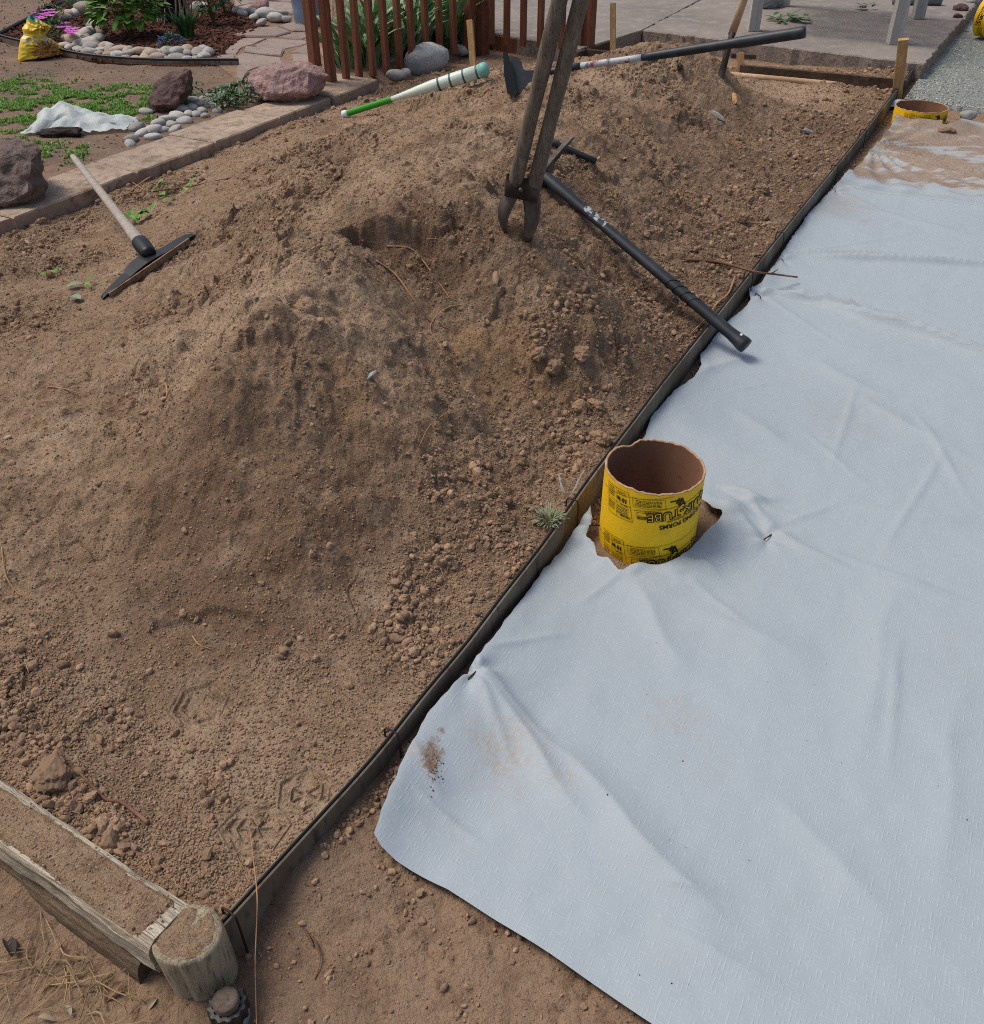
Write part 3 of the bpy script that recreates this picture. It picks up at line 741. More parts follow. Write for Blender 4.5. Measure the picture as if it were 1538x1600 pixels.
def sheet_to_mesh(X, Y, Z, holes):
    """grid with ragged holes; rim vertices slide onto the cut line"""
    nr, nc = X.shape; F4 = grid_faces(nr, nc)
    x, y, z = X.ravel().copy(), Y.ravel().copy(), Z.ravel().copy()
    if holes:
        ins = np.zeros(x.shape, bool)
        for h in holes: ins |= in_poly(x, y, h)
        cnt = ins[F4].sum(1); F4 = F4[cnt < 4] if True else F4
        rim = np.unique(F4[ins[F4].any(1)]); rim = rim[ins[rim]]
        for v in rim:
            best = None
            for h in holes:
                for i in range(len(h)):
                    a, b = np.array(h[i]), np.array(h[(i+1) % len(h)]); d = b - a
                    t = np.clip(((x[v] - a[0]) * d[0] + (y[v] - a[1]) * d[1]) / (d @ d + 1e-12), 0, 1); q = a + d * t
                    e = (x[v] - q[0])**2 + (y[v] - q[1])**2
                    if best is None or e < best[0]: best = (e, q)
            x[v], y[v] = best[1]
    used = np.unique(F4); re = np.full(len(x), -1); re[used] = np.arange(len(used))
    return np.stack([x, y, z], 1)[used], re[F4], used
WR = 2.6
nr, nc = 520, 330
tt = np.linspace(0, 1, nr) ** 1.5; s_ = np.linspace(0, 1, nc) ** 1.25
u_far = to_uw(at(1318, 268, .02))[0]
wn_ = FBU[0, 1] + s_ * (WR - FBU[0, 1])
un_ = np.interp(wn_, FBU[:, 1], FBU[:, 0])
U = un_[None, :] + (u_far - un_[None, :]) * tt[:, None]
WL = np.interp(U, FLU[:, 0], FLU[:, 1])
WL = WL + .004 * perlin(U * 30, U * 0, 6)
W = WL + s_[None, :] * (WR - WL)
FX, FY = U * DU[0] - W * DV[0], U * DU[1] - W * DV[1]
HOLE = [(880, 800), (920, 786), (926, 812), (915, 836), (929, 848), (934, 862), (950, 868), (970, 889), (986, 880), (1010, 874), (1040, 876), (1062, 868), (1088, 842), (1112, 822), (1131, 800),
        (1112, 790), (1098, 778), (1090, 740), (1060, 715), (1005, 692), (960, 688), (920, 740)]
hole = [tuple(at(a, b, .042)[:2]) for a, b in HOLE]
FZ = fabric_z(FX.ravel(), FY.ravel())
# the cut flap by the tube stands up a little, edges lift
c = at(1138, 797, .03); FZ = FZ + .030 * np.exp(-((FX.ravel() - c[0])**2 + (FY.ravel() - c[1])**2) / .045**2)
lift = .010 * np.exp(-(np.repeat(s_[None, :], nr, 0).ravel() * 2.6 / .03)**2) * (1 + perlin(U.ravel() * 6, U.ravel() * 0, 8))
FZ = FZ + lift
V, F4, used = sheet_to_mesh(FX, FY, FZ.reshape(FX.shape), [hole])
fo = obj('landscape_fabric', (V, F4), M_FABRIC, smooth_=True, label='clean white landscape fabric sheet pinned down around the near yellow tube', cat='fabric')
x, y = V[:, 0], V[:, 1]
def stain(px, py, r, asp=1.0, th=.55, sc=.06, seed=1):
    c = at(px, py, .02); d = np.hypot(x - c[0], (y - c[1]) * asp) / r
    return smooth(1.0, .2, d + .5 * fbm(x, y, sc, 3, seed)) * th
dust = stain(790, 1180, .12, .8, .3, .05, 3) + stain(890, 1225, .06, 1, .22, .05, 4) + stain(1330, 650, .2, .8, .15, .1, 5) + stain(1060, 1120, .09, 1, .2, .04, 6) + .10 * smooth(.1, .6, fbm(x, y, .3, 4, 7)) + stain(1290, 310, .3, .6, .3, .1, 9) + stain(640, 1200, .05, 1, .3, .04, 10)
dirt = stain(677, 1204, .028, .42, 1.0, .02, 11) + stain(690, 1163, .012, 1, .7, .02, 12) + .6 * smooth(.66, .75, fbm(x, y, .012, 2, 13)) * (stain(700, 1215, .16, .8, 1, .05, 14) > .2)
attr(fo, 'dust', np.clip(dust, 0, .7)); attr(fo, 'dirt', np.clip(dirt, 0, .9))

# far sheet, overlapping, smeared with dirt
u0, u1 = to_uw(at(1312, 292, .02))[0], to_uw(at(1400, 178, .02))[0]
nr, nc = 200, 200
t2 = np.linspace(0, 1, nr); s2 = np.linspace(0, 1, nc)
U2 = u0 + (u1 - u0) * t2[:, None] + (.05 * s2 + .03 * np.sin(s2 * 7))[None, :] * (1 - t2[:, None]) + (.05 * perlin(s2 * 9, s2 * 0, 4) - .30 * s2)[None, :] * t2[:, None]
WL2 = np.interp(U2, FLU[:, 0], FLU[:, 1]) + .03 + .012 * perlin(U2 * 5, U2 * 0, 16)
W2 = WL2 + s2[None, :] * (WR - WL2)
X2, Y2 = U2 * DU[0] - W2 * DV[0], U2 * DU[1] - W2 * DV[1]
Z2 = .030 + .006 * fbm(X2, Y2, .2, 3, 101) + .010 * fbm(X2, Y2, .5, 2, 102)
k2 = smooth(.35, .1, t2)[:, None]; Z2 = np.maximum(Z2 * (1 - k2), .012) + k2 * (fabric_z(X2.ravel(), Y2.ravel()).reshape(X2.shape) + .005)
pin = at(1357, 233, .03)
th = np.arctan2(Y2 - pin[1], X2 - pin[0]); dp = np.hypot(X2 - pin[0], Y2 - pin[1])
fold = np.sin(th * 26 + 1.5 * perlin(dp * 4, th * 2, 3)) * np.exp(-dp / .45) * smooth(.0, .08, dp)
Z2 = Z2 + .018 * fold + .006 * np.exp(-(t2[:, None] * (u1 - u0) / .05)**2) + .014 * np.exp(-(s2[None, :] * 2.0 / .04)**2)
Z2[0, :] = fabric_z(X2[0], Y2[0]) + .0004; Z2[1, :] = fabric_z(X2[1], Y2[1]) + .0035; Z2[2, :] = fabric_z(X2[2], Y2[2]) + .006
T2 = at(1436, 186, .03)
dT = np.hypot(X2 - T2[0], Y2 - T2[1])
Z2 = Z2 + .045 * smooth(.42, .17, dT) * smooth(.1, -.2, (Y2 - T2[1]))
circ = [(T2[0] + .172 * math.cos(a) * (1 + .05 * math.sin(3*a)), T2[1] + .172 * math.sin(a)) for a in np.linspace(0, 2*math.pi, 40)[:-1]]
rip = [tuple(at(a, b, .03)[:2]) for a, b in ((1470, 205), (1498, 198), (1506, 182), (1538, 188), (1600, 170), (1600, 120), (1440, 120), (1470, 175))]
V, F4, used = sheet_to_mesh(X2, Y2, Z2, [circ, rip])
f2 = obj('landscape_fabric', (V, F4), M_FABRIC, smooth_=True, label='wrinkled white landscape fabric smeared with brown mud beside the far tube', cat='fabric')
tf = np.repeat(t2[:, None], nc, 1).ravel()[used]; sf = np.repeat(s2[None, :], nr, 0).ravel()[used]
x, y = V[:, 0], V[:, 1]
ff = (-fold).ravel()[used]
d_ = smooth(-.10, .14, 1.2 * fbm(x * .9 + y * .3, y * 1.5, .30, 6, 111, .62) + .22 * ff + .25 * smooth(.55, .75, tf) * smooth(.95, .8, tf) + .1 * smooth(.5, .2, np.abs(tf - .3)))
d_ = d_ * smooth(.03, .12, tf) * smooth(.99, .9, tf)
attr(f2, 'dirt', np.clip(d_ * .95, 0, .95)); attr(f2, 'dust', np.clip(.35 + .3 * fbm(x, y, .1, 3, 8), 0, .6) * smooth(.0, .2, tf))
# small torn piece behind the far tube
p = at(1420, 160, .05)
gxx, gyy = np.meshgrid(np.linspace(-.13, .16, 24), np.linspace(-.10, .12, 20))
zz = .03 + .03 * fbm(gxx + 3, gyy, .09, 3, 120) + .03 * np.exp(-((gxx + .05)**2 + gyy**2) / .05**2)
obj('fabric_scrap', (np.stack([p[0] + (gxx + .03 * np.sin(gyy * 40)).ravel(), p[1] + (gyy + .3 * gxx * 0 - .5 * gxx).ravel(), zz.ravel()], 1), grid_faces(20, 24)), M_FABRIC, smooth_=True,
    label='torn scrap of white fabric between far tube and gravel', cat='fabric')
# soil beside/under the tubes where the fabric is cut is the ground itself; pins that hold the sheets
for i, (px, py, L_, a) in enumerate(((742, 1056, .05, .9), (1200, 838, .04, .7), (1184, 466, .04, 1.9), (1222, 404, .04, 1.7), (1305, 300, .04, 1.2), (925, 828, .05, .1))):
    p = at_sheet(px, py); zz = float(fabric_z(np.array([p[0]]), np.array([p[1]]))[0]) + .003
    d = np.array([math.cos(a), math.sin(a), 0]) * L_ / 2
    q = [p * [1, 1, 0] + [0, 0, zz - .02] - d, p * [1, 1, 0] + [0, 0, zz + .004] - d * .95, p * [1, 1, 0] + [0, 0, zz + .006], p * [1, 1, 0] + [0, 0, zz + .004] + d * .95, p * [1, 1, 0] + [0, 0, zz - .02] + d]
    obj('fabric_pin', tube(catmull(q, 3), .002, 6), M_WIRE, smooth_=True, cat='pin', group='pins in the fabric',
        label=['wire pin in the fabric near its front left corner', 'wire pin in the creased fabric right of the near tube', 'wire pin in the fabric where the sledge handle ends', 'wire pin in the fabric under the thin branch',
               'wire pin where the two fabric sheets overlap', 'wire pin in the torn fabric left of the near tube'][i])
# specks of soil on the sheet
n = 45
sp = np.stack([RNG.uniform(560, 1530, n), RNG.uniform(950, 1560, n)], 1)
P = np.array([at(a, b, .02) for a, b in sp]); U_, W_ = to_uw(P)
k = (W_ > np.interp(U_, FLU[:, 0], FLU[:, 1]) + .05) & (U_ > np.interp(W_, FBU[:, 1], FBU[:, 0]) + .03) & (RNG.uniform(0, 1, n) < .75)
P = P[k]; P[:, 2] = fabric_z(P[:, 0], P[:, 1]) + .001
ss = np.clip(.0009 * RNG.uniform(.02, 1, len(P)) ** -.45, .0007, .004)
P2 = np.array([at(677 + RNG.normal(0, 7), 1204 + RNG.normal(0, 22), .02) for _ in range(150)]); P2[:, 2] = fabric_z(P2[:, 0], P2[:, 1]) + .001
M_SPECK = mat('dark_soil_speck', '#4a372a', .95, rand=.2)
scatter('soil_specks', np.vstack([P, P2]), np.concatenate([ss, RNG.uniform(.0007, .002, 150)]), CLODS, M_SPECK, 'tiny dark soil specks dropped on the white fabric', 'specks')

# ------------------------------------------------------------------ patio slabs, gravel
def prism(poly, z0, z1, bev=0.0):
    """upright prism over a polygon, top edge chamfered"""
    P = np.array(poly, float); n = len(P)
    a = sum(P[i][0] * P[(i+1) % n][1] - P[(i+1) % n][0] * P[i][1] for i in range(n))
    if a < 0: P = P[::-1]
    c = P.mean(0)
    V = [(p[0], p[1], z0) for p in P]; Fc = []
    if bev:
        V += [(p[0], p[1], z1 - bev) for p in P]
        for p in P:
            d = c - p; d = d / np.linalg.norm(d); V.append((p[0] + d[0] * bev * 1.2, p[1] + d[1] * bev * 1.2, z1))
        L = 3
    else: V += [(p[0], p[1], z1) for p in P]; L = 2
    for k in range(L - 1):
        for i in range(n):
            j = (i + 1) % n; Fc.append((k*n + i, k*n + j, (k+1)*n + j, (k+1)*n + i))
    Fc.append(tuple((L-1)*n + i for i in range(n))); Fc.append(tuple(range(n - 1, -1, -1)))
    return V, Fc
def rag(poly, step, amp, seed):
    """subdivide a polygon outline and roughen it"""
    out = []; P = [np.array(p, float) for p in poly]; n = len(P)
    for i in range(n):
        a, b = P[i], P[(i+1) % n]; d = b - a; L = np.linalg.norm(d); k = max(1, int(L / step)); nn = np.array([-d[1], d[0]]) / (L + 1e-9)
        for j in range(k):
            q = a + d * j / k
            out.append(q + nn * amp * mnoise.noise(Vector((q[0] / step * .7, q[1] / step * .7, seed))) * (1.6 if j else .5))
    return out
SZ = .13
pt = bpy.data.objects.new('patio', None); COL.objects.link(pt); pt['kind'] = 'structure'; ORG[pt.name] = np.zeros(3)
cB, cC = at(746, 47, SZ)[:2], at(908, 76, SZ)[:2]
cL, cN, cR, cRR = at(691, 36, SZ)[:2], at(1003, 47, SZ)[:2], at(1444, 100, SZ)[:2], at(1506, 29, SZ)[:2]
jd = (at(1093, 0, SZ)[:2] - cN); jd /= np.linalg.norm(jd)
rd = (cRR - cR); rd /= np.linalg.norm(rd)
far1 = cN + jd * 6
slabL = [cL, cB, cC, cN - jd * .0, far1, cL + np.array([-.2, 5.0])]
slabR = [cN + np.array([.012, -.006]), cR, cR + rd * 7, far1 + np.array([.012, 0])]
so = obj('slab', prism(rag(slabL, .08, .008, 3), -.05, SZ, .006), M_CONC, pt)
so2 = obj('slab', prism(rag(slabR, .05, .016, 5), -.05, SZ + .002, .008), M_CONC, pt)
for s in (so, so2):
    s.data.materials.append(M_CONCE)
    for f in s.data.polygons:
        if abs(f.normal.z) < .8: f.material_index = 1
# gravel
gp0 = at(1412, 158, .03)[:2]
gu, gs = np.linspace(0, 1, 60), np.linspace(0, 1, 60)
left = np.array([gp0, at(1446, 110, .03)[:2], at(1508, 31, .03)[:2], cR + rd * 7 + np.array([.02, 0])])
li = np.concatenate([[0], np.cumsum(np.linalg.norm(np.diff(left, axis=0), axis=1))]); li /= li[-1]
GLX, GLY = np.interp(gu, li, left[:, 0]), np.interp(gu, li, left[:, 1])
GRX = GLX[:, None] + gs[None, :] * 4.0; GRY = GLY[:, None] - gs[None, :] * (1.9 - .3 * gu[:, None]) + 0 * GRX
GRZ = .030 + .008 * fbm(GRX, GRY, .3, 3, 130)
GRZ[0, :] = 0.0
obj('gravel_bed', (np.stack([GRX.ravel(), GRY.ravel(), GRZ.ravel()], 1), grid_faces(60, 60)), M_GRAV, smooth_=True, kind='structure')
n = 16000
a_, b_ = RNG.uniform(0, 1, n) ** 1.6, RNG.uniform(0, 1, n) ** 1.5
px_ = np.interp(a_, li, left[:, 0]) + b_ * 4.0; py_ = np.interp(a_, li, left[:, 1]) - b_ * (1.9 - .3 * a_)
scatter('gravel_stones', np.stack([px_, py_, .032 + .008 * fbm(px_, py_, .3, 3, 130)], 1), RNG.uniform(.003, .009, n), CLODS, M_PEB, 'loose grey green gravel stones beside the patio', 'gravel')

# ------------------------------------------------------------------ stone kerb
kt = thing('stone_kerb', 'row of tan stone slabs between dirt heap and yard', 'kerb', (K0[0], K0[1], .0))
def kpt(s, w): p = K0 + KD * s + KN * w; return p
s_of = lambda px, py: float((at(px, py, .1)[:2] - K0) @ KD)
js = [s_of(20, 340) - 1.0, s_of(20, 340), s_of(165, 258), s_of(290, 213), s_of(398, 176)]
Ltot = s_of(592, 124)
js += [js[-1] + (Ltot - js[-1]) * .5, Ltot]
for i in range(len(js) - 1):
    a, b = js[i] + .006, js[i+1] - .006
    wob_ = random.uniform(-.008, .008); w1 = .33 + random.uniform(-.02, .03) + (.06 if i == len(js) - 2 else 0)
    poly = [kpt(a, wob_), kpt(b, wob_ + random.uniform(-.006, .006)), kpt(b + .02 * (i % 2), w1), kpt(a + .02 * ((i + 1) % 2), w1 + random.uniform(-.02, .02))]
    obj('slab', prism(rag(poly, .035, .006, i), .0, .098 + random.uniform(-.004, .006), .007), M_KERB, kt)

# ------------------------------------------------------------------ timber, post, sprinkler head
tt_ = thing('landscape_timber', 'weathered grey timber dusted with soil at the lower left corner', 'timber', (T1[0], T1[1], 0))
wT = np.linalg.norm(at(224, 1461, .15)[:2] - T1)
mid = lambda s, w: T1 + TD * s + TN * w
def timber(z0, z1, w0, w1, s0, rough, seed):
    a = mid(s0, (w0 + w1) / 2); b = mid(s0 + 2.2, (w0 + w1) / 2)
    return beam((a[0], a[1], (z0 + z1) / 2), (b[0], b[1], (z0 + z1) / 2), w1 - w0, z1 - z0, .25, nseg=90, rough=rough, seed=seed)
M_TIMBG = mat('timber_grain', '#b6aa94', .9, var=((3, '#d0c5b0', .42, .68), (9, '#7d705c', .53, .70), (16, '#3f382e', .62, .70)), bumps=((10, .012), (30, .003)), stretch=(1, 1, 1))
def grain_dir(m, ang):
    mp = m.node_tree.nodes.new('ShaderNodeMapping'); tc = [q for q in m.node_tree.nodes if q.type == 'TEX_COORD'][0]
    mp.inputs['Rotation'].default_value = (0, 0, -ang)
    m2 = m.node_tree.nodes.new('ShaderNodeMapping'); m2.inputs['Scale'].default_value = (.45, 9, 9)
    m.node_tree.links.new(tc.outputs['Object'], mp.inputs[0]); m.node_tree.links.new(mp.outputs[0], m2.inputs[0])
    for q in m.node_tree.nodes:
        if q.type == 'TEX_NOISE': m.node_tree.links.new(m2.outputs[0], q.inputs['Vector'])
grain_dir(M_TIMBG, math.atan2(TD[1], TD[0]))
obj('upper_timber', timber(.062, .15, .0, .095, -.012, .005, 1), M_TIMBG, tt_, smooth_=False)
M_TIMBL = mat('soiled_timber', '#74604c', .92, var=((3, '#8a7862', .42, .68), (16, '#4e3f31', .5, .7)), bumps=((14, .01), (60, .004)))
grain_dir(M_TIMBL, math.atan2(TD[1], TD[0]))
obj('lower_timber', timber(-.05, .059, .006, .105, .035, .004, 5), M_TIMBL, tt_, smooth_=False)
# soil lying along the top of the timber, and crumbs on it
ns, nw = 200, 24
sg, wg = np.meshgrid(np.linspace(.0, 1.3, ns), np.linspace(.010, .088, nw), indexing='ij')
Q = T1[None, None] + TD[None, None] * sg[..., None] + TN[None, None] * wg[..., None]
edge_ = np.minimum(wg - .010, .088 - wg)
zq = .1540 + .0040 * smooth(-.55, .05, fbm(sg, wg, .04, 4, 140) + 2.2 * (edge_ - .006) / .03 * .35) * smooth(.0, .012, edge_) - .006 * smooth(.010, .0, edge_) + .002 * fbm(sg, wg, .01, 2, 141) - .006 * smooth(.02, 0, sg)
dso = obj('soil_layer', (np.stack([Q[..., 0].ravel(), Q[..., 1].ravel(), zq.ravel() - .005], 1), grid_faces(ns, nw)), M_SOIL, tt_, smooth_=True)
n = 700
a_ = RNG.uniform(0, 1.2, n); b_ = RNG.normal(.05, .018, n).clip(.012, .085)
q = T1[None] + TD[None] * a_[:, None] + TN[None] * b_[:, None]
scatter('soil_crumbs', np.stack([q[:, 0], q[:, 1], np.full(n, .153)], 1), RNG.uniform(.0012, .0035, n), CLODS, M_CLOD, None, None, parent=tt_)

pc = at(291, 1458, .145)
pr = .056
pv, pf = [], []
seg = 40
prof = [(-.12, .97), (0, .99), (.05, 1.0), (.10, 1.0), (.138, 1.0), (.145, .94), (.1455, .6), (.146, .25)]
for (z, s) in prof:
    for k in range(seg):
        a = 2 * math.pi * k / seg
        r = pr * s * (1 + .05 * math.cos(2 * a + .6) + .02 * mnoise.noise(Vector((math.cos(a) * 2, math.sin(a) * 2, z * 6)))) + .0016 * mnoise.noise(Vector((math.cos(a) * 12, math.sin(a) * 12, z * 3)))
        if abs(((a - R(262) + math.pi) % (2*math.pi)) - math.pi) < .07 and z < .13: r -= .006
        if abs(((a - R(300) + math.pi) % (2*math.pi)) - math.pi) < .06: r -= .004
        pv.append((pc[0] + r * math.cos(a), pc[1] + r * math.sin(a) * .98 + (.145 - z) * .06, z + (.003 * mnoise.noise(Vector((math.cos(a) * 3, math.sin(a) * 3, 7))) if z > .13 else 0)))
m = len(prof)
for i in range(m - 1):
    for k in range(seg): pf.append((i*seg + k, i*seg + (k+1) % seg, (i+1)*seg + (k+1) % seg, (i+1)*seg + k))
pf.append(tuple((m-1)*seg + k for k in range(seg)))
M_POST = mat('round_post', '#a1947b', .9, var=((4, '#a99d80', .42, .68), (18, '#5c543f', .5, .72)), bumps=((14, .006), (50, .003)), stretch=(6, 6, .7))
po = thing('corner_post', 'short round post stub with sawn soil-dusted top at the timber end', 'post', (pc[0], pc[1], 0))
obj('stub', (pv, pf), M_POST, po, smooth_=True)
D, Fc = ICO[4]
top = []
for k in range(48):
    for j in range(9):
        a = 2*math.pi*k/48; rr = pr * .93 * j / 8
        rr2 = rr * (1 + .05 * math.cos(2*a + .6))
        x_, y_ = pc[0] + rr2 * math.cos(a), pc[1] + rr2 * math.sin(a) * .98
        top.append((x_, y_, .1440 + .0045 * (1 - (j/8)**3) + .0035 * mnoise.noise(Vector((x_*55, y_*55, 2))) + (-.006 if j == 8 else 0)))
tf_ = [(k*9 + j, ((k+1) % 48)*9 + j, ((k+1) % 48)*9 + j + 1, k*9 + j + 1) for k in range(48) for j in range(8)]
obj('soil_layer', (top, tf_), M_SOIL, po, smooth_=True)
# sprinkler head
sc_ = at(354, 1566, .055)
sp_t = thing('sprinkler_head', 'black ribbed plastic sprinkler head in the dirt beside the post stub', 'sprinkler', (sc_[0], sc_[1], -.02))
SPZ = .012
def lathe(c, prof, seg=32, rib=0, ribd=0.0):
    V, Fc = [], []
    for (r, z) in prof:
        for k in range(seg):
            a = 2*math.pi*k/seg; q = r - (ribd if rib and (k * rib // seg * 1.0) % 2 == 0 else 0)
            V.append((c[0] + q*math.cos(a), c[1] + q*math.sin(a), c[2] + z))
    n = len(prof)
    for i in range(n - 1):
        for k in range(seg): Fc.append((i*seg + k, i*seg + (k+1) % seg, (i+1)*seg + (k+1) % seg, (i+1)*seg + k))
    Fc.append(tuple((n-1)*seg + k for k in range(seg)))
    return V, Fc
M_SPR = mat('black_ribbed_plastic', '#1d1f21', .5, var=((60, '#5c4c3f', .5, .75),), spec=.4)
obj('body', lathe((sc_[0], sc_[1], SPZ), [(.030, -.03), (.030, .022), (.0285, .03)], 32), mat('pale_sprinkler_body', '#8e9a96', .5), sp_t, smooth_=True)
obj('cap', lathe((sc_[0], sc_[1], SPZ), [(.033, .012), (.033, .034), (.031, .040), (.024, .041), (.023, .036)], 48, 24, .003), M_SPR, sp_t)
obj('nozzle', lathe((sc_[0], sc_[1], SPZ), [(.0215, .03), (.0215, .052), (.0195, .056), (.012, .057)], 32), mat('dusty_plastic', '#6a5d50', .8, var=((50, '#2a2826', .45, .7),), bumps=((120, .002),)), sp_t, smooth_=True)

# ------------------------------------------------------------------ yellow form tubes
M_YEL = mat('yellow_paper_tube', '#f2c012', .6, var=((5, '#f7cc2a', .45, .7), (14, '#d3a41c', .58, .76), (40, '#94752a', .67, .8), (110, '#6a5226', .69, .8)), bumps=((70, .0012),), spec=.3)
M_KRAFT = mat('brown_kraft_inside', '#856049', .85, var=((6, '#936d55', .45, .7), (50, '#6e4d3a', .55, .75)))
M_RIM = mat('torn_kraft_rim', '#a5805f', .9, var=((30, '#c39d7a', .45, .7),), bumps=((90, .002),))
M_INK = mat('black_print', '#1c1a14', .6, var=((60, '#5e4d18', .62, .75),))
M_INKY = mat('yellow_print', '#f7cc2a', .6, var=((60, '#b0871a', .6, .78),))
def text_tris(body, size, bold=0.0):
    cu = bpy.data.curves.new('lettering', 'FONT'); cu.body = body; cu.size = size; cu.offset = bold; cu.resolution_u = 3
    ob = bpy.data.objects.new('lettering', cu); COL.objects.link(ob)
    bpy.context.view_layer.update()
    me = bpy.data.meshes.new_from_object(ob.evaluated_get(bpy.context.evaluated_depsgraph_get()))
    V = np.array([v.co[:2] for v in me.vertices]); Fc = [tuple(p.vertices) for p in me.polygons]
    bpy.data.objects.remove(ob); bpy.data.curves.remove(cu); bpy.data.meshes.remove(me)
    return V, Fc
class Print:
    """flat print laid out in (s, t) = metres around the tube, metres up, wrapped by fn(s, t, lift)"""
    def __init__(s, fn): s.fn = fn; s.mb = MB(); s.my = MB()
    def text(s, body, x, y, size, ang, bold=0.0, yellow=False, squash=1.0, lift=.0007):
        V, Fc = text_tris(body, size, bold); ca, sa = math.cos(ang), math.sin(ang)
        V = V * np.array([squash, 1])
        (s.my if yellow else s.mb).add([s.fn(x + a*ca - b*sa, y + a*sa + b*ca, lift) for a, b in V], Fc); return V[:, 0].max()
    def line(s, x0, y0, x1, y1, w, yellow=False, lift=.0007):
        d = np.array([x1 - x0, y1 - y0]); L = np.linalg.norm(d); k = max(1, int(L / .008)); nn = np.array([-d[1], d[0]]) / L * w / 2
        V = []
        for i in range(k + 1):
            p = np.array([x0, y0]) + d * i / k; V += [s.fn(*(p + nn), lift), s.fn(*(p - nn), lift)]
        (s.my if yellow else s.mb).add(V, [(2*i, 2*i + 1, 2*i + 3, 2*i + 2) for i in range(k)])
    def poly(s, pts, w):
        for i in range(len(pts)): s.line(*pts[i], *pts[(i+1) % len(pts)], w)
    def rows(s, x, y, wid, n, dy, al, seed):
        """rows of print too small to read"""
        rr = random.Random(seed)
        for i in range(n):
            a = x
            while a < x + wid:
                L = rr.uniform(.003, .010)
                s.line(a, y - i*dy + (a - x)*al, min(a + L, x + wid), y - i*dy + (min(a + L, x + wid) - x)*al, dy * .42); a += L + .0016
def tube_print(fn, z1, dz):
    """the maker's print repeats up the spiral-wound tube, upside down; z1 = height of the repeat"""
    P = Print(fn); al = R(9); up = math.pi + al
    def blk(z):
        P.text('QUIK-TUBE', .150, z + .180 - .015 + .028, .036, up, .0023, lift=.0006)
        P.text('QUIK-TUBE', .150, z + .180 - .015 + .028, .036, up, -.0007, True, lift=.0011)
        P.text('BUILDING FORMS', .150, z + .152, .0185, up, .0006, squash=1.02)
        P.text('Tubos para construcción', .118, z + .1585, .0098, up, .0002)
        P.line(-.066, z + .168, .15, z + .168 + .216 * math.tan(al) + .004, .0014)
        P.poly([(-.058, z + .164), (-.026, z + .167), (-.022, z + .147), (-.055, z + .144)], .0011)
        for k in range(3): P.line(-.055, z + .146 + k * .003, -.024, z + .149 + k * .003, .0018)
        P.text('CONCRETE', .0, z + .176, .0075, up, .0002)
        # worker with trowel mark, a few strokes
        P.line(.022, z + .204, .048, z + .206, .004); P.line(.040, z + .196, .046, z + .212, .006); P.line(.046, z + .19, .055, z + .21, .007)
        P.line(.048, z + .186, .062, z + .196, .005); P.line(.055, z + .205, .066, z + .186, .005); P.line(.044, z + .180, .052, z + .186, .003)
        # text panels
        P.poly([(-.074, z + .205), (.008, z + .212), (.014, z + .184), (-.068, z + .178)], .0009)
        P.rows(-.064, z + .200, .066, 5, .0042, .085, 3)
        P.poly([(-.160, z + .210), (-.086, z + .214), (-.066, z + .128), (-.145, z + .126)], .0011)
        P.line(-.125, z + .212, -.115, z + .127, .001); P.line(-.150, z + .170, -.076, z + .172, .001)
        P.text('10 in', -.086, z + .190, .017, math.pi + .03, .0009); P.rows(-.119, z + .206, .026, 3, .004, .03, 5)
        P.text('(254 mm)', -.084, z + .172, .0055, math.pi + .03, .0003)
        P.rows(-.116, z + .162, .036, 6, .0046, .03, 6); P.rows(-.152, z + .204, .022, 5, .0058, .03, 7); P.rows(-.150, z + .162, .026, 5, .005, .03, 8)
        P.text('QUIK-TUBE', -.072, z + .139, .006, math.pi + .03, .0004)
    for d in dz: blk(z1 + d)
    for k in range(3): P.line(-.19, z1 + .030 + .155 * (k - 1), .19, z1 + .030 + .155 * (k - 1) + .38 * math.tan(al), .0010)
    return P
